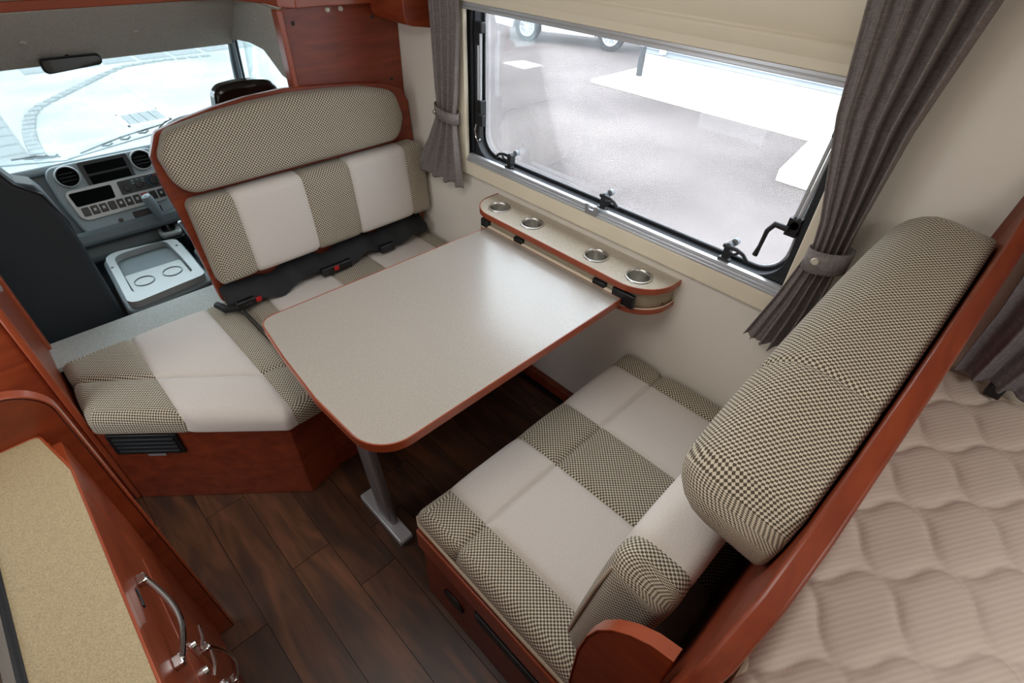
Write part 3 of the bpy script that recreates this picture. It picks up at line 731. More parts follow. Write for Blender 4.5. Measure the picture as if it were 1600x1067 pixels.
# left wooden partition at the end of the front bench
pt = thing('partition', 'red wood partition post left of the front bench and the cab seat', 'partition', (-1.7, .9, 0))
bm = bmesh.new(); prism(bm, [(-1.604, 1.10), (-1.604, .66), (-1.625, .64), (-2.14, .64), (-2.14, 1.10)], 'z', .001, 1.46); build('panel', bm, 'cherry', pt, bevel=.006, seg=3)
B('edge_strip', (-1.612, -1.594), (1.085, 1.135), (.40, 1.46), 'cherry_edge', pt, bevel=.005)
B('corner_bead', (-1.618, -1.598), (.628, .652), (.001, 1.46), 'cherry_edge', pt, bevel=.006)
B('metal_clip', (-1.598, -1.585), (.80, .83), (.86, .90), 'sticker', pt, bevel=.003)

# ================================================================ REAR BENCH
rb_ = thing('rear_bench', 'red wood rear bench base with black vents on its aisle end', 'bench', (-.5, -.8, 0))
bm = bmesh.new(); box(bm, (-1.022, -.002), (-1.155, -.412), (.001, .386)); build('bench_box', bm, 'cherry_along', rb_, bevel=.003, smooth=False)
bm = bmesh.new(); box(bm, (-1.034, -1.012), (-.985, -.404), (.30, .388)); build('top_rail', bm, 'cherry_edge', rb_, bevel=.005, seg=3)
bm = bmesh.new(); pts = [(-.552 + .046 * math.cos(2 * PI * k / 24), .155 + .026 * math.sin(2 * PI * k / 24)) for k in range(24)]; prism(bm, pts, 'x', -1.030, -1.021); build('oval_plug', bm, 'black_plastic', rb_, bevel=.003)
B('vent_housing', (-1.032, -1.021), (-.93, -.655), (.235, .285), 'black_plastic', rb_, bevel=.004)
for i in range(3): B('vent_slat', (-1.036, -1.028), (-.92, -.665), (.242 + i * .014, .250 + i * .014), 'charcoal_plastic', rb_, bevel=.002)
rs = thing('seat_cushion', 'rear bench seat cushion with checked strips and plain patches', 'cushion', (-.5, -.75, .39))
BX4 = lambda x, y: 'plain' if (-.905 < x < -.617 or -.395 < x < -.106) else 'check'
cushion(rs, [(-1.026, -1.108, .02), (-.003, -1.108, .02), (-.003, -.398, .035), (-1.026, -.398, .025)], .084, .032, .012, Matrix.Translation((0, 0, .390)),
        seams=[((x, 0), (x, 1)) for x in (-.905, -.617, -.395, -.106)] + [((-1.03, -.568), (0, -.568), None, .014)], pick=BX4, crown=.012, soft=.006)
bm = bmesh.new(); tube(bm, [(-1.027, -1.10, .425), (-1.030, -.8, .425), (-1.029, -.42, .428), (-1.018, -.398, .43), (-.95, -.394, .43), (-.01, -.394, .43)], .0045, 6); build('piping', bm, 'piping_cloth', rs)

slr = .13
def recline_rear(y0, z0):
    u = Vector((-1, 0, 0)); v = Vector((0, -slr, 1)).normalized(); return frame_matrix((0, y0, z0), u, v, u.cross(v))
rbb = thing('bench_backboard', 'curved red wood board between the rear bench and the mattress', 'backboard', (-.5, -1.17, .4))
prof = [(0.002, .42), (1.085, .42), (1.11, .55), (1.125, .80), (1.11, 1.0), (1.075, 1.10), (1.0, 1.165), (.90, 1.20), (.78, 1.225), (.62, 1.26), (.45, 1.288), (.28, 1.31), (.16, 1.33), (.09, 1.36), (.045, 1.43), (.03, 1.55), (.02, 1.68), (0.002, 1.68)]
def yrec(z): return -1.125 - slr * (z - .9)
bm = bmesh.new(); vs = prism(bm, [(-a, b) for a, b in prof], 'y', 0, -.030)
for v in vs: v.co.y += yrec(max(min(v.co.z, 1.33), .8))
build('board', bm, 'cherry_along', rbb, bevel=.005, seg=3)
# upper head cushion
uc = thing('headrest_cushion', 'thick checked head cushion on the rear backboard, nearest the mattress', 'cushion', (-.5, -1.08, 1.1))
m_up = recline_rear(-1.122, .90)
cushion(uc, [(.045, .085, .05), (.72, .085, .10), (.875, .13, .09), (.945, .225, .06), (.88, .287, 0), (.76, .318, 0), (.60, .347, 0), (.45, .370, 0), (.28, .392, 0), (.045, .415, .06)], .165, .075, .012, m_up,
        seams=[((.655, 0), (.655, 1), lambda x, y: y > .2)], crown=.012, soft=0, groove=.005, uvs_k=1.25)
# lower back cushion
lo = thing('back_cushion', 'low rear bench back cushion, plain with checked end', 'cushion', (-.5, -1.0, .6))
m_lo = recline_rear(-1.028, .49)
cushion(lo, [(.006, .004, .02), (.985, .004, .025), (.985, .452, .045), (.006, .452, .045)], .128, .045, .03, m_lo,
        seams=[((.905, 0), (.905, 1))], pick=lambda x, y: 'plain' if x < .905 else 'check', crown=.012, soft=.003, groove=.004, uvs_k=1.15)
bm = bmesh.new(); tube(bm, [m_lo @ Vector((.9735, .035, .1165)), m_lo @ Vector((.9745, .13, .118)), m_lo @ Vector((.9745, .30, .118)), m_lo @ Vector((.973, .405, .114)), m_lo @ Vector((.962, .43, .098))], .0035, 6); build('piping', bm, 'piping_cloth', lo)
# rounded side panel
sp = thing('side_panel', 'rounded red wood end panel of the rear bench', 'panel', (-1.03, -1.07, 0))
pts = fillet([(-1.124, .002, 0), (-.992, .002, 0), (-.992, .45, 0), (-.988, .62, 0), (-.987, .74, 0), (-.996, .82, 0), (-1.010, .873, 0), (-1.032, .916, 0), (-1.060, .950, 0), (-1.090, .974, 0), (-1.124, .985, 0)], 2)
bm = bmesh.new(); prism(bm, pts, 'x', -1.058, -1.037); build('board', bm, 'cherry', sp, bevel=.004, seg=3)
bm = bmesh.new(); seqp = pts[1:]; 
ring0 = []
for i, p in enumerate(seqp): ring0.append((-1.047, p[0] + .0, p[1]))
V = []
for i, p in enumerate(seqp):
    a = Vector(seqp[max(i - 1, 0)]); b = Vector(seqp[min(i + 1, len(seqp) - 1)]); t = (b - a).normalized(); n2 = Vector((t.y, -t.x)) * .003
    V.append([bm.verts.new((x, p[0] + n2.x * s, p[1] + n2.y * s)) for x, s in ((-1.060, 0), (-1.060, 1), (-1.036, 1), (-1.036, 0))])
for a, b in zip(V, V[1:]):
    for k in range(4): bm.faces.new((a[k], a[(k + 1) % 4], b[(k + 1) % 4], b[k]))
build('edge_band', bm, 'cherry_edge', sp, bevel=.001)

# ================================================================ MATTRESS
mt_ = thing('mattress', 'cream quilted mattress behind the rear backboard', 'mattress', (-.55, -1.9, .66))
bm = bmesh.new(); nx, ny = 300, 320; X0, X1, Y0, Y1 = -1.30, -.004, -2.58, -1.195; V = []
for j in range(ny + 1):
    row = []
    for i in range(nx + 1):
        x = X0 + (X1 - X0) * i / nx; y = Y0 + (Y1 - Y0) * j / ny
        a = (x + .69) / .188; b = (y + 1.287) / .173
        p = abs(math.sin(PI * (a + b) + .20 * math.sin(2 * PI * (a - b)))); q = abs(math.sin(PI * (a - b) + .20 * math.sin(2 * PI * (a + b))))
        h = .0115 * (1 - math.exp(-4.5 * p)) * (1 - math.exp(-4.5 * q))
        e = min(x - X0, X1 - x, y - Y0, Y1 - y); h -= .02 * max(0, 1 - e / .03) ** 2
        row.append(bm.verts.new((x, y, .955 + h)))
    V.append(row)
for j in range(ny):
    for i in range(nx): bm.faces.new((V[j][i], V[j][i + 1], V[j + 1][i + 1], V[j + 1][i]))
build('quilted_top', bm, 'mattress_cloth', mt_, angle=180)
bm = bmesh.new(); prism(bm, fillet([(X0, Y0, .01), (X1, Y0, .01), (X1, Y1, .01), (X0, Y1, .02)], 4), 'z', .662, .938); build('side_border', bm, 'mattress_cloth', mt_, bevel=.008)
bm = bmesh.new(); lp = fillet([(X0, Y0, .02), (X1, Y0, .02), (X1, Y1 - .004, .02), (X0, Y1 - .004, .02)], 4); tube(bm, [(x, y, .940) for x, y in lp], .006, 8, True); build('piping', bm, 'piping_cloth', mt_)
tag(B('bed_base', (-1.32, -.004), (-2.59, -1.212), (.001, .66), 'cherry_along', bevel=.004), 'red wood bed box carrying the quilted mattress', 'bed base')

# ================================================================ KITCHEN (left foreground)
kc = thing('kitchen_cabinet', 'red wood galley cabinet with chrome handles at lower left', 'cabinet', (-1.85, -.6, 0))
CZ = .985
B('body', (-2.14, -1.592), (-1.4, -.072), (.001, CZ - .022), 'cherry', kc, bevel=.002)
def front(name, y0, y1, z0, z1, mat='cherry'):
    return B(name, (-1.594, -1.576), (y0, y1), (z0, z1), mat, kc, bevel=.003)
def bow_handle(parent, p0, p1, outd, r=.0055):
    p0, p1 = Vector(p0), Vector(p1); bm = bmesh.new(); pts = []
    for k in range(17):
        s = k / 16; q = p0.lerp(p1, s); q.x += .012 + outd * math.sin(PI * s); q.z -= outd * math.sin(PI * s) * (1 if abs(p1.z - p0.z) < .01 else 0); pts.append(q)
    tube(bm, pts, r, 10)
    for q in (p0, p1):
        d = (p1 - p0).normalized() * .008
        box(bm, (q.x, q.x + .015), (q.y - .010, q.y + .010), (q.z - .008, q.z + .008))
    return build('handle', bm, 'chrome', parent, bevel=.002)
d1 = front('drawer', -.80, -.215, .70, CZ - .03); bow_handle(d1, (-1.576, -.384, .838), (-1.576, -.566, .838), .018)
bm = bmesh.new(); box(bm, (-1.577, -1.573), (-.46, -.42), (.865, .875)); build('lock_slot', bm, 'black_plastic', d1, bevel=.002)
d2 = front('door', -.437, -.215, .06, .69); bow_handle(d2, (-1.576, -.385, .52), (-1.576, -.385, .32), .02)
d3 = front('door', -.80, -.443, .06, .69); bow_handle(d3, (-1.576, -.485, .52), (-1.576, -.485, .32), .02)
for dd, yy in ((d2, -.41), (d3, -.475)):
    bm = bmesh.new(); tube(bm, [(-1.566, yy - .02, .60), (-1.556, yy, .60), (-1.552, yy + .03, .60)], .0035, 6); lathe(bm, [(0, 0), (.009, 0), (.008, .008), (0, .009)], (-1.576, yy, .60), (1, 0, 0), 14); build('latch', bm, 'chrome', dd)
front('filler_panel', -.210, -.075, .06, CZ - .03)
ct = thing('worktop', 'beige speckled galley worktop at lower left', 'worktop', (-1.8, -.6, CZ - .022))
cp = fillet([(-1.574, -1.4, .002), (-1.574, -.20, 0), (-1.600, -.074, .012), (-2.14, -.074, .002), (-2.14, -1.4, .002)], 8)
bm = bmesh.new(); prism(bm, cp, 'z', CZ - .020, CZ); build('slab', bm, 'counter_laminate', ct, smooth=False)
bm = bmesh.new(); edge_band(bm, cp, True, CZ - .022, CZ + .0008, .004); build('edge_band', bm, 'cherry_edge', ct, bevel=.001)
ep = thing('end_panel', 'red wood end panel with rounded top corner beyond the worktop', 'panel', (-1.7, -.06, 0))
bm = bmesh.new(); prism(bm, fillet([(-1.542, .002, .002), (-1.556, 1.085, .07), (-2.14, 1.085, .002), (-2.14, .002, .002)], 10), 'y', -.070, -.050); build('board', bm, 'cherry', ep, bevel=.003, seg=3)
bm = bmesh.new(); ed = fillet([(-1.540, .002, .0), (-1.554, 1.088, .07), (-2.14, 1.088, .0)], 10)
ed = fillet([(-1.540, .002, .0), (-1.554, 1.088, .07), (-2.14, 1.088, .0), (-2.14, .002, 0)], 10)[:-1]; V = []
for x, z in ed: V.append((x, z))
VV = []
for i, (x, z) in enumerate(V):
    a = Vector(V[max(i - 1, 0)]); b = Vector(V[min(i + 1, len(V) - 1)]); t = (b - a).normalized(); n2 = Vector((t.y, -t.x)) * .004
    VV.append([bm.verts.new((x + n2.x * s, yy, z + n2.y * s)) for yy, s in ((-.072, 0), (-.072, 1), (-.048, 1), (-.048, 0))])
for a, b in zip(VV, VV[1:]):
    for k in range(4): bm.faces.new((a[k], a[(k + 1) % 4], b[(k + 1) % 4], b[k]))
build('edge_band', bm, 'cherry_edge', ep, bevel=.001)
ck = thing('cooktop', 'glass-topped cooktop with steel rim at the lower left picture edge', 'cooktop', (-1.9, -.6, CZ))
B('gasket', (-2.10, -1.692), (-1.3, -.17), (CZ + .0005, CZ + .005), 'black_rubber', ck, bevel=.001)
bm = bmesh.new()
ring_o = fillet([(-2.09, -1.29, .03), (-1.700, -1.29, .03), (-1.700, -.18, .05), (-2.09, -.18, .05)], 6); ring_i = fillet([(-2.08, -1.28, .025), (-1.712, -1.28, .025), (-1.712, -.192, .04), (-2.08, -.192, .04)], 6)
va = [[bm.verts.new((p[0], p[1], z)) for p in lp] for lp in (ring_o, ring_i) for z in (CZ + .004, CZ + .012)]
n = len(ring_o)
for i in range(n):
    j = (i + 1) % n
    bm.faces.new((va[0][i], va[0][j], va[1][j], va[1][i])); bm.faces.new((va[2][j], va[2][i], va[3][i], va[3][j])); bm.faces.new((va[1][i], va[1][j], va[3][j], va[3][i])); bm.faces.new((va[0][j], va[0][i], va[2][i], va[2][j]))
build('steel_rim', bm, 'chrome', ck)
bm = bmesh.new(); prism(bm, ring_i, 'z', CZ + .006, CZ + .010); build('glass_lid', bm, 'cooktop_glass', ck, smooth=False)

# ================================================================ CAB
# shell
cf = bmesh.new(); box(cf, (-1.95, -.08), (1.13, 2.35), (.02, .05)); box(cf, (-1.95, -.08), (1.10, 1.13), (-.06, .43)); tag(build('floor_cab', cf, 'dark_cloth', smooth=False), kind='structure')
tag(B('wall_cab_left', (-1.98, -1.93), (1.13, 2.1), (.02, 1.45), 'dash_grey'), kind='structure')
tag(B('wall_cab_firewall', (-1.95, -.1), (2.14, 2.18), (.02, .74), 'dash_grey'), kind='structure')
tag(B('wall_cab_rear', (-.31, 0), (.992, 1.03), (-.06, 1.47), 'wall_vinyl'), kind='structure')
# grey felt valance round the cab opening
fv = thing('trim_2', None, None, kind='structure')
bm = bmesh.new()
pr = [(1.30, 1.474), (1.335, 1.474), (1.515, 1.29), (1.49, 1.285)]
prism(bm, pr, 'x', -1.93, -.50); build('felt_valance', bm, 'grey_felt', fv, bevel=.004)
for x in (-1.20, -.86):
    bm = bmesh.new(); lathe(bm, [(0, .006), (.008, .005), (.011, 0), (0, -.002)], (x, 1.40, 1.375), (0, -.70, -.71), 16); build('felt_button', bm, 'grey_felt', fv)
# side felt cheek with curved lower edge
ck_pts = [(.955, 1.474), (1.515, 1.474), (1.52, 1.29), (1.41, 1.313), (1.28, 1.322), (1.16, 1.315), (1.09, 1.275), (1.04, 1.246), (.99, 1.238), (.955, 1.225)]
bm = bmesh.new(); prism(bm, ck_pts, 'x', -.505, -.490); build('felt_cheek', bm, 'grey_felt', fv, bevel=.003)
for y in (1.17, 1.05):
    bm = bmesh.new(); lathe(bm, [(0, .005), (.006, .004), (.008, 0), (0, -.002)], (-.505, y, 1.415), (-1, 0, 0), 14); build('felt_button', bm, 'grey_felt', fv)
# left cab door panel & roof lining hidden by the felt
tag(B('ceiling_cab', (-1.95, -.1), (1.5, 1.62), (1.30, 1.475), 'grey_felt'), kind='structure')
# windscreen
ws = thing('window_2', None, None, kind='structure')
A0, A1 = Vector((0, 1.50, 1.315)), Vector((0, 2.10, .742))
bm = bmesh.new(); tt = .004
vs = []
for y, z in ((A0.y, A0.z), (A1.y, A1.z)):
    for x in (-1.88, -.40 if y < 1.8 else -.30): vs.append((x, y, z))
f0 = [bm.verts.new(p) for p in (vs[0], vs[1], vs[3], vs[2])]; f1 = [bm.verts.new((p[0], p[1] + tt, p[2] + tt)) for p in (vs[0], vs[1], vs[3], vs[2])]
bm.faces.new(f0); bm.faces.new(f1[::-1])
for i in range(4): bm.faces.new((f0[i], f0[(i + 1) % 4], f1[(i + 1) % 4], f1[i]))
build('pane', bm, 'windscreen_glass', ws, smooth=False)
# A pillar and door
dw = thing('door_2', None, None, kind='structure')
bm = bmesh.new(); tube(bm, [(-.497, 1.50, 1.30), (-.470, 1.60, 1.20), (-.440, 1.70, 1.10), (-.43, 1.88, .93), (-.42, 2.06, .76)], [.014, .018, .020, .026, .034], 8); build('pillar_trim', bm, 'dash_grey', dw)
bm = bmesh.new(); tube(bm, [(-.480, 1.50, 1.312), (-.450, 1.60, 1.212), (-.418, 1.70, 1.11), (-.40, 1.82, .98), (-.38, 1.95, .84)], .010, 6); build('door_seal', bm, 'black_rubber', dw)
bm = bmesh.new(); tube(bm, [(-.475, 1.50, 1.318), (-.46, 1.35, 1.345), (-.455, 1.15, 1.35), (-.45, 1.0, 1.33)], .012, 6); build('window_seal', bm, 'black_rubber', dw)
bm = bmesh.new()
p = [(-.44, 1.0, 1.36), (-.44, 1.50, 1.36), (-.30, 2.0, .84), (-.30, 1.0, .84)]
f0 = [bm.verts.new(q) for q in p]; f1 = [bm.verts.new((q[0] + .004, q[1], q[2])) for q in p]; bm.faces.new(f0); bm.faces.new(f1[::-1])
for i in range(4): bm.faces.new((f0[i], f0[(i + 1) % 4], f1[(i + 1) % 4], f1[i]))
build('pane', bm, 'windscreen_glass', dw, smooth=False)
B('door_panel', (-.31, -.26), (1.0, 2.08), (.05, .86), 'charcoal_plastic', dw, bevel=.01)

# dashboard
db = thing('dashboard', 'grey truck dashboard with round vents and switch panel', 'dashboard', (-1.1, 2.0, .4))
th = math.radians(25)
MD = frame_matrix((-1.1, 1.98, .76), Vector((1, 0, 0)), Vector((0, -math.sin(th), -math.cos(th))), Vector((0, -math.cos(th), math.sin(th))))
# local: u=right, v=down the face, w=towards the viewer
def D(name, u, v, w_, mat, parent=db, bevel=.004, poly=None, seg=3):
    bm = bmesh.new()
    if poly is None: box(bm, u, v, w_)
    else: prism(bm, poly, 'z', w_[0], w_[1])
    bmesh.ops.transform(bm, matrix=MD, verts=bm.verts); return build(name, bm, mat, parent, bevel, seg=seg)
D('body', (-.84, .80), (-.035, .42), (-.14, -.045), 'dash_grey', bevel=.03)
D('lower_shelf', (-.84, .30), (.27, .34), (-.05, .03), 'dash_grey', bevel=.02)
D('top_pad', (-.84, .80), (-.050, -.012), (-.16, -.02), 'dash_light', bevel=.014)
hs = fillet([(-.215, -.035, .05), (.255, -.035, .05), (.262, .12, .03), (.235, .29, .06), (-.185, .30, .06), (-.215, .12, .03)], 6)
D('centre_housing', None, None, (-.05, .004), 'dash_light', poly=hs, bevel=.010)
bez = fillet([(-.080, -.028, .008), (.128, -.028, .008), (.122, .090, .008), (-.076, .090, .008)], 3)
D('radio_bezel', None, None, (.002, .012), 'charcoal_plastic', poly=bez, bevel=.002)
D('radio_slot', (-.060, .108), (-.012, .030), (.008, .0135), 'void_black', bevel=.001)
D('radio_slot', (-.060, .108), (.040, .078), (.008, .0135), 'void_black', bevel=.001)
D('radio_divider', (-.062, .110), (.031, .038), (.010, .018), 'charcoal_plastic', bevel=.002)
for u, v in ((-.136, .022), (.177, .018)):
    bm = bmesh.new(); c = MD @ Vector((u, v, .004)); ax = (MD.to_3x3() @ Vector((0, 0, 1)))
    lathe(bm, [(.050, 0), (.050, .012), (.046, .016), (.042, .012), (.040, -.004)], c, ax, 28); vt = build('air_vent', bm, 'silver_plastic', db)
    bm = bmesh.new(); lathe(bm, [(.043, .013), (.037, .005), (.030, .003), (0, .002)], c, ax, 28); build('vent_core', bm, 'void_black', vt)
    for a in (-.016, .0, .016):
        bm = bmesh.new(); hw = math.sqrt(.034 ** 2 - a * a); box(bm, (u - hw, u + hw), (v + a - .0015, v + a + .0015), (.004, .010)); bmesh.ops.transform(bm, matrix=MD, verts=bm.verts); build('vent_fin', bm, 'charcoal_plastic', vt, .0008)
fr_o = fillet([(-.190, .078, .03), (.235, .078, .03), (.222, .222, .045), (-.172, .228, .04)], 5)
D('switch_frame', None, None, (.002, .014), 'silver_plastic', poly=fr_o, bevel=.004)
D('storage_slot', None, None, (.010, .016), 'void_black', poly=fillet([(-.172, .094, .008), (.004, .094, .008), (-.002, .156, .008), (-.164, .158, .008)], 3), bevel=.001)
D('climate_panel', None, None, (.010, .0165), 'charcoal_plastic', poly=fillet([(.030, .090, .008), (.220, .090, .012), (.216, .154, .012), (.028, .154, .006)], 3), bevel=.001)
for u, v, r_ in ((.062, .128, .016), (.118, .122, .018), (.184, .121, .022)):
    bm = bmesh.new(); c = MD @ Vector((u, v, .0165)); lathe(bm, [(r_, 0), (r_ * .9, .010), (0, .011)], c, MD.to_3x3() @ Vector((0, 0, 1)), 20); kb = build('climate_knob', bm, 'black_plastic', db)
    if r_ > .02:
        for nm, mm, a0, a1 in (('cold_mark', 'knob_blue', 100, 250), ('hot_mark', 'knob_red', -70, 80)):
            bm = bmesh.new(); tube(bm, [MD @ Vector((u + .027 * math.cos(math.radians(a0 + (a1 - a0) * q / 8)), v - .027 * math.sin(math.radians(a0 + (a1 - a0) * q / 8)), .0175)) for q in range(9)], .0018, 5); build(nm, bm, mm, kb)
for q in range(6):
    D('climate_key', (.086 + (q % 3) * .022, .102 + (q % 3) * .022), (.096 + (q // 3) * .012, .104 + (q // 3) * .012), (.0165, .019), 'dash_grey', bevel=.001)
for q in range(10):
    u0 = -.155 + q * .0365; cc = 'red_button' if q == 7 else 'black_plastic'
    s_ = D('switch', (u0, u0 + .030), (.166, .206), (.010, .019), cc, bevel=.003)
    if q in (1, 2, 4, 5, 6, 9): D('switch_mark', (u0 + .010, u0 + .020), (.178, .190), (.018, .0196), 'silver_plastic', s_, bevel=0)
D('ashtray', (.03, .16), (.238, .275), (.0, .008), 'black_plastic', bevel=.004)
bm = bmesh.new(); lathe(bm, [(.011, 0), (.011, .008), (0, .008)], MD @ Vector((-.03, .262, .002)), MD.to_3x3() @ Vector((0, 0, 1)), 16); build('power_socket', bm, 'black_plastic', db)

# steering wheel with plastic wrap
sw = thing('steering_wheel', 'black steering wheel rim showing behind the front backboard', 'steering wheel', (-.69, 1.66, .80))
bm = bmesh.new(); c = Vector((-.69, 1.66, .795)); ax = Vector((0, -.72, .69)).normalized(); u_ = Vector((1, 0, 0)); v_ = ax.cross(u_)
tube(bm, [c + (u_ * math.cos(a * 2 * PI / 40) + v_ * math.sin(a * 2 * PI / 40)) * .205 for a in range(40)], .015, 10, True); build('rim', bm, 'black_plastic', sw)
bm = bmesh.new(); tube(bm, [c + (u_ * math.cos(a * PI / 20) + v_ * math.sin(a * PI / 20)) * .222 for a in range(12, 25)], [.004] + [.012] * 11 + [.004], 8); build('plastic_wrap', bm, 'clear_wrap', sw)
bm = bmesh.new(); lathe(bm, [(0, .02), (.06, .015), (.075, -.02), (.04, -.06), (0, -.06)], c - ax * .03, ax, 24)
for a in (0, PI, PI * 1.5): tube(bm, [c - ax * .03 + (u_ * math.cos(a) + v_ * math.sin(a)) * .05, c + (u_ * math.cos(a) + v_ * math.sin(a)) * .21], .012, 8)
tube(bm, [c - ax * .05, c - ax * .32], .03, 10)
build('hub', bm, 'black_plastic', sw)

# console tray
tr = thing('console_tray', 'grey cab console tray with two round cup recesses', 'tray', (-1.14, 1.45, .40))
def LX(pts, z0, z1, mat, name, parent=tr, bevel=.004, seg=3):
    bm = bmesh.new(); prism(bm, pts, 'z', z0, z1); return build(name, bm, mat, parent, bevel, seg=seg)
outer = [(-1.305, 1.20, .04), (-.985, 1.235, .03), (-.972, 1.66, .04), (-1.02, 1.725, .05), (-1.275, 1.715, .06)]
LX(fillet([(x, y, r) for x, y, r in [(-1.325, 1.175, .04), (-.965, 1.21, .03), (-.955, 1.67, .04), (-1.01, 1.745, .05), (-1.29, 1.735, .06)]], 5), .20, .425, 'dash_grey', 'console_box', bevel=.01)
inner_ = [(-1.268, 1.29, .02), (-1.018, 1.295, .02), (-1.012, 1.49, .012), (-1.018, 1.675, .04), (-1.245, 1.67, .05), (-1.262, 1.49, .012)]
fo = fillet([(-1.305, 1.20, .04), (-.985, 1.235, .03), (-.975, 1.45, .0), (-.972, 1.66, .04), (-1.275, 1.715, .06), (-1.29, 1.45, 0)], 5)
fi = fillet([(-1.268, 1.285, .02), (-1.018, 1.295, .02), (-1.014, 1.45, 0), (-1.018, 1.675, .04), (-1.245, 1.67, .05), (-1.258, 1.45, 0)], 5)
bm = bmesh.new(); n = len(fo); va = [[bm.verts.new((p[0], p[1], z)) for p in lp] for lp, z in ((fo, .42), (fo, .455), (fi, .455), (fi, .405))]
for a, b in zip(va, va[1:]):
    for i in range(n): bm.faces.new((a[i], a[(i + 1) % n], b[(i + 1) % n], b[i]))
bm.faces.new(va[-1]); build('tray_shell', bm, 'tray_grey', tr, bevel=.004, seg=3)
LX(fillet([(-1.262, 1.292, .015), (-1.022, 1.30, .015), (-1.020, 1.47, .01), (-1.256, 1.478, .01)], 4), .404, .440, 'tray_grey', 'cup_step', bevel=.003)
for x, y in ((-1.200, 1.378), (-1.083, 1.380)):
    bm = bmesh.new(); lathe(bm, [(.038, 0), (.038, .0035), (.041, .0035), (.0415, 0)], (x, y, .440), (0, 0, 1), 28); build('cup_ring', bm, 'dash_grey', tr)
for x, y in ((-1.275, 1.56), (-.993, 1.58)):
    bm = bmesh.new(); lathe(bm, [(0, .001), (.006, .001), (.006, 0)], (x, y, .4555), (0, 0, 1), 12); build('screw', bm, 'black_plastic', tr)
# gear lever
gl = thing('gear_lever', 'grey gear lever with silver surround in front of the console tray', 'gear lever', (-.965, 1.83, .42))
bm = bmesh.new(); prism(bm, fillet([(-1.015, 1.765, .02), (-.915, 1.755, .02), (-.895, 1.865, .03), (-1.005, 1.885, .03)], 5), 'z', .415, .44); build('surround', bm, 'silver_plastic', gl, bevel=.008, seg=3)
bm = bmesh.new(); prism(bm, fillet([(-.995, 1.785, .02), (-.935, 1.775, .02), (-.92, 1.85, .02), (-.985, 1.865, .02)], 5), 'z', .438, .443); build('gate_plate', bm, 'black_plastic', gl, bevel=.001)
bm = bmesh.new(); prism(bm, fillet([(-1.01, 1.765, .02), (-.905, 1.755, .02), (-.895, 1.86, .03), (-1.0, 1.88, .03)], 4), 'z', .22, .414); build('gaiter_block', bm, 'black_plastic', gl, bevel=.008)
bm = bmesh.new(); tube(bm, [(-.958, 1.83, .44), (-.968, 1.825, .51)], .007, 8); build('shaft', bm, 'brushed_steel', gl)
bm = bmesh.new(); tube(bm, [(-.969, 1.825, .495), (-.973, 1.822, .525), (-.982, 1.812, .575), (-.992, 1.803, .618), (-.996, 1.80, .636), (-.997, 1.80, .642)], [.013, .020, .024, .025, .020, .008], 14); build('grip', bm, 'dash_light', gl)
hb = thing('handbrake_lever', 'dark handbrake lever with pale tip right of the console tray', 'lever', (-.93, 1.45, .44))
bm = bmesh.new(); tube(bm, [(-.925, 1.36, .44), (-.93, 1.50, .50), (-.935, 1.60, .545)], [.012, .013, .011], 10); build('grip', bm, 'black_plastic', hb)
bm = bmesh.new(); tube(bm, [(-.935, 1.60, .545), (-.9355, 1.612, .55)], [.012, .009], 10); build('tip', bm, 'silver_plastic', hb)
tag(B('console_side_box', (-.945, -.90), (1.22, 1.53), (.05, .435), 'dash_grey', bevel=.01), 'grey side box between the console tray and driver seat', 'console')

# passenger seat (dark)
ps = thing('passenger_seat', 'black vinyl passenger seat back in the cab', 'car seat', (-1.62, 1.3, .1))
out_ = [(-1.335, .30), (-1.335, .50), (-1.338, .72), (-1.346, .84), (-1.362, .93), (-1.378, .965), (-1.42, .985), (-1.455, 1.06), (-1.50, 1.16), (-1.60, 1.20), (-1.88, 1.20), (-1.90, 1.10), (-1.90, .30)]
bm = bmesh.new(); prism(bm, out_, 'y', 1.20, 1.33)
for v in bm.verts: v.co.y += (v.co.z - .3) * .12
build('backrest', bm, 'seat_vinyl', ps, bevel=.022, seg=4)
bm = bmesh.new(); prism(bm, fillet([(-1.335, 1.26, .04), (-1.90, 1.26, .04), (-1.90, 1.80, .08), (-1.345, 1.80, .08)], 5), 'z', .14, .32); build('seat_base', bm, 'seat_vinyl', ps, bevel=.03, seg=4)
bm = bmesh.new(); tube(bm, [(-1.345, 1.22 + (z - .3) * .12, z) for z in (.35, .5, .72, .82)] + [(-1.372, 1.275, .935), (-1.43, 1.285, .985), (-1.46, 1.295, 1.055), (-1.51, 1.31, 1.15)], .005, 6); build('piping', bm, 'charcoal_plastic', ps)
# driver seat with wrapped headrest
dsx = thing('driver_seat', 'black driver seat with plastic wrapped headrest above the backboard', 'car seat', (-.6, 1.3, .1))
bm = bmesh.new(); prism(bm, fillet([(-.88, .35, .03), (-.36, .35, .03), (-.38, 1.04, .10), (-.86, 1.04, .10)], 5), 'y', 1.14, 1.26); build('backrest', bm, 'seat_vinyl', dsx, bevel=.03, seg=4)
bm = bmesh.new(); prism(bm, fillet([(-.88, 1.2, .04), (-.36, 1.2, .04), (-.36, 1.62, .08), (-.88, 1.62, .08)], 5), 'z', .20, .37); build('seat_base', bm, 'seat_vinyl', dsx, bevel=.03, seg=4)
bm = bmesh.new(); prism(bm, fillet([(-.765, 1.06, .03), (-.470, 1.06, .03), (-.500, 1.213, .05), (-.58, 1.224, .0), (-.65, 1.226, .0), (-.735, 1.218, .05)], 5), 'y', 1.125, 1.20); build('headrest', bm, 'wrap_black', dsx, bevel=.020, seg=4)
for x in (-.68, -.56): 
    bm = bmesh.new(); tube(bm, [(x, 1.165, 1.0), (x, 1.165, 1.08)], .007, 8); build('headrest_post', bm, 'chrome', dsx)
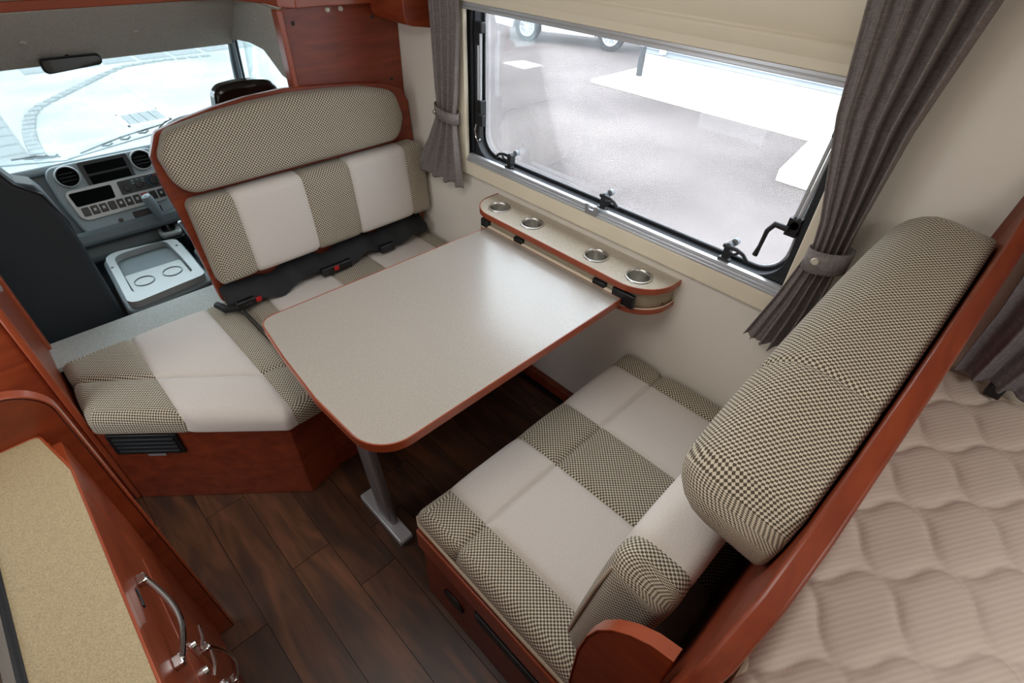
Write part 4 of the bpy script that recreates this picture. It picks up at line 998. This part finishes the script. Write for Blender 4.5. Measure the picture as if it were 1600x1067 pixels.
# rear-view mirror
rm = thing('rear_view_mirror', 'black framed rear-view mirror at the top of the windscreen', 'mirror', (-1.09, 1.46, 1.29))
mpoly = fillet([(-1.182, 1.268, .018), (-.990, 1.282, .018), (-.998, 1.316, .012), (-1.178, 1.318, .012)], 5)
bm = bmesh.new(); prism(bm, mpoly, 'y', 1.428, 1.455); build('housing', bm, 'mirror_plastic', rm, bevel=.005)
bm = bmesh.new(); prism(bm, [( -1.086 + (x + 1.086) * .93, 1.296 + (z - 1.296) * .80) for x, z in mpoly], 'y', 1.4265, 1.429); build('mirror_glass', bm, 'mirror_glass', rm, smooth=False)
bm = bmesh.new(); tube(bm, [(-1.09, 1.45, 1.30), (-1.09, 1.47, 1.33)], .008, 8); build('stem', bm, 'mirror_plastic', rm)
# wipers
for i, (a, b, lab) in enumerate((((-1.19, 2.135, .765), (-.70, 2.06, .835), 'black wiper on the windscreen above the centre vents'), ((-1.45, 2.12, .80), (-1.16, 2.14, .755), 'black wiper on the windscreen at the left picture edge'))):
    wp = thing('windscreen_wiper', lab, 'wiper', a); bm = bmesh.new(); tube(bm, [a, b], .004, 6); build('blade', bm, 'black_rubber', wp)
    bm = bmesh.new(); a2 = Vector(a) + Vector((.06, .02, .01)); b2 = Vector(b) + Vector((-.05, -.0, .028)); mid = (a2 + b2) / 2 + Vector((0, 0, .008)); tube(bm, [a2, mid, b2], .0045, 6)
    for q in range(3): c = a2.lerp(b2, .25 + q * .22); tube(bm, [c, c + Vector((.03, 0, -.006)), c + Vector((.05, 0, .004))], .005, 5)
    build('arm', bm, 'black_plastic', wp)

# ================================================================ OUTSIDE
GZ = -.80
bm = bmesh.new(); box(bm, (.6, 30), (-14, 30), (GZ - .1, GZ)); tag(build('ground', bm, 'asphalt', smooth=False), kind='structure')
bm = bmesh.new(); box(bm, (-14, .6), (-14, 30), (GZ - .1, GZ)); box(bm, (.6, .61), (1, 1.1), (GZ - .1, GZ)); prism(bm, [(.6, 1.8), (10, 13.6), (10, 30), (.6, 30)], 'z', GZ - .1, GZ + .004); tag(build('ground_gravel', bm, 'gravel_pale', smooth=False), kind='structure')
# concrete apron
bm = bmesh.new(); prism(bm, [(7.30, -6), (12, -6), (12, 5.46), (7.30, 5.46)], 'z', GZ, GZ + .06); tag(build('concrete_apron', bm, 'concrete_white', bevel=.01, smooth=False), 'wide white concrete apron along the foot of the siding wall', 'pavement')
bm = bmesh.new(); prism(bm, [(5.45, -1.6), (7.30, -1.6), (7.30, 1.22), (5.45, .98)], 'z', GZ, GZ + .16); tag(build('concrete_step', bm, 'concrete_white', bevel=.015, smooth=False), 'raised white concrete step jutting from the apron', 'step')
bd = thing('building', 'long building with grey ribbed siding across the yard', 'building', (9.5, -.5, GZ))
B('wall', (9.0, 14), (-8, 5.5), (GZ + .06, 3.5), 'siding', bd)
bm = bmesh.new()
for q in range(22): prism(bm, [(8.92, GZ + .34 + q * .085), (9.0, GZ + .34 + q * .085), (9.0, GZ + .34 + q * .085 + .08), (8.955, GZ + .34 + q * .085 + .08)], 'y', -8, 5.46)
o = build('siding_boards', bm, 'siding', bd, smooth=False); o['kind'] = 'stuff'
B('plinth', (8.93, 9.0), (-8, 5.47), (GZ + .06, GZ + .33), 'concrete_white', bd)
B('lamp_box', (8.84, 8.93), (4.90, 5.02), (-.42, -.28), 'white_paint', bd, bevel=.01)
dp = thing('drainpipe', 'dark drainpipe standing at the corner of the siding wall', 'pipe', (8.3, 5.05, GZ + .06))
bm = bmesh.new(); tube(bm, [(8.3, 5.05, GZ + .06), (8.3, 5.05, 2.5)], .06, 12); build('pipe', bm, 'charcoal_plastic', dp)
bm = bmesh.new(); tube(bm, [(8.3, 5.05, -.22), (8.3, 5.05, -.16)], .068, 12); build('clamp', bm, 'aluminium', dp)
gp = bmesh.new(); prism(gp, [(7.02, 7.58), (7.0, 6.95), (7.50, 6.92), (7.48, 7.46)], 'z', GZ + .001, GZ + .02); tag(build('drain_cover', gp, 'grate_white', bevel=.005, smooth=False), 'white square drain cover on the asphalt near the parked car', 'drain cover')
# parked car, only its lower side shows
car = thing('car', 'white car parked beyond the asphalt, only its lower side in view', 'car', (9.9, 8.4, GZ))
dv = Vector((.36, -.933, 0)).normalized(); nv = Vector((dv.y, -dv.x, 0)); nv = nv if nv.x < 0 else -nv    # nv towards the van
MC = frame_matrix((9.05, 8.90, GZ), dv, Vector((0, 0, 1)), dv.cross(Vector((0, 0, 1))))
side = [(-.85, .30), (-.38, .24), (-.36, .40), (-.2, .56), (0, .62), (.2, .56), (.36, .40), (.38, .24), (1.72, .24), (1.74, .40), (1.9, .56), (2.10, .62), (2.3, .56), (2.46, .40), (2.48, .26), (2.95, .34), (3.0, .85), (2.9, 1.0), (2.3, 1.45), (.7, 1.45), (.15, 1.0), (-.7, .88), (-.9, .6)]
sgn = 1 if (MC.to_3x3() @ Vector((0, 0, 1))).dot(Vector((-1, -.3, 0))) > 0 else -1
bm = bmesh.new(); prism(bm, side, 'z', 0, -1.6 * sgn); bmesh.ops.transform(bm, matrix=MC, verts=bm.verts); build('body', bm, 'white_paint', car, bevel=.05, seg=3)
for u in (0, 2.10):
    c = MC @ Vector((u, .31, .0)); ax = MC.to_3x3() @ Vector((0, 0, sgn)); bm = bmesh.new()
    lathe(bm, [(.19, -.01), (.30, 0), (.31, -.04), (.31, -.19), (0, -.2)], c, ax, 28); wl = build('wheel', bm, 'tyre', car)
    bm = bmesh.new(); lathe(bm, [(0, .0), (.05, 0), (.06, -.02), (.06, -.05), (0, -.05)], c, ax, 16); lathe(bm, [(.20, -.005), (.19, .004), (.17, -.02), (.17, -.10), (0, -.1)], c, ax, 24)
    ru = MC.to_3x3() @ Vector((1, 0, 0)); rv = MC.to_3x3() @ Vector((0, 1, 0))
    for q in range(10):
        a = 2 * PI * q / 10; tube(bm, [c + (ru * math.cos(a) + rv * math.sin(a)) * .05 - ax * .02, c + (ru * math.cos(a) + rv * math.sin(a)) * .185 - ax * .01], .014, 5)
    build('rim', bm, 'aluminium', wl)
# cobble borders in the pale yard ahead
arc_pts = [(2.586, 11.66), (1.71, 11.77), (.967, 11.65), (.468, 11.14), (-.006, 10.57), (-.393, 10.10), (-.68, 9.75), (-.86, 9.30), (-.98, 8.65), (-1.04, 8.12), (-1.07, 7.54), (-1.06, 7.05), (-1.04, 6.5)]
yb_ = bpy.data.objects.new('paving_border', None); yb_.location = (0, 9, GZ); link(yb_); tag(yb_, 'curved border row of pale cobbles in the yard ahead', 'paving')
def stone(x, y, ang, a, b, parent, name='cobblestone'):
    me = bpy.data.meshes.get('cobble_%d_%d' % (a * 100, b * 100))
    if me is None:
        bm = bmesh.new(); vs = box(bm, (-a / 2, a / 2), (-b / 2, b / 2), (0, .02))
        for v in bm.verts:
            if v.co.z > .01: v.co.x *= .86; v.co.y *= .86
        me = bpy.data.meshes.new('cobble_%d_%d' % (a * 100, b * 100)); bm.to_mesh(me); bm.free(); me.materials.append(MATS['cobble'])
    o = bpy.data.objects.new(name, me); o.location = (x - parent.location.x, y - parent.location.y, 0.0015); o.rotation_euler = (0, 0, ang); link(o, parent)
simple('cobble', '6e7474', .85)
for a, b in zip(arc_pts, arc_pts[1:]):
    a, b = Vector(a), Vector(b); L_ = (b - a).length; nn = max(1, round(L_ / .21)); ang = math.atan2(b.y - a.y, b.x - a.x)
    for q in range(nn):
        p = a.lerp(b, (q + .5) / nn); stone(p.x, p.y, ang, .18, .16, yb_)
py = bpy.data.objects.new('paving_border', None); py.location = (2.4, 12.6, GZ); link(py); tag(py, 'double row of large pale paving slabs at the far edge of the yard', 'paving')
for q in range(9):
    for r_ in range(2): stone(-.2 + q * .62, 12.95 - r_ * .66 - q * .0, 0, .58, .62, py, 'slab')
pw = bpy.data.objects.new('paved_strip', None); pw.location = (-1.9, 8, GZ); link(pw); tag(pw, 'strip of pale rectangular pavers beside the curved cobble row', 'paving')
for q in range(9):
    for r_ in range(3): stone(-1.45 - r_ * .64 + (q % 2) * .0, 6.2 + q * .42, 0, .60, .38, pw, 'slab')
mh = thing('manhole_frame', 'white framed inspection cover set in the pale yard ahead', 'manhole cover', (.35, 8.3, GZ))
bm = bmesh.new(); box(bm, (.05, .63), (7.98, 8.04), (GZ + .001, GZ + .012)); box(bm, (.05, .63), (8.58, 8.64), (GZ + .001, GZ + .012)); box(bm, (.02, .09), (7.98, 8.64), (GZ + .001, GZ + .012)); box(bm, (.59, .66), (7.98, 8.64), (GZ + .001, GZ + .012)); build('frame', bm, 'white_paint', mh)
for q in range(4): B('cover_plate', (.095 + q * .125, .205 + q * .125), (8.05, 8.57), (GZ + .001, GZ + .015), 'cobble', mh)
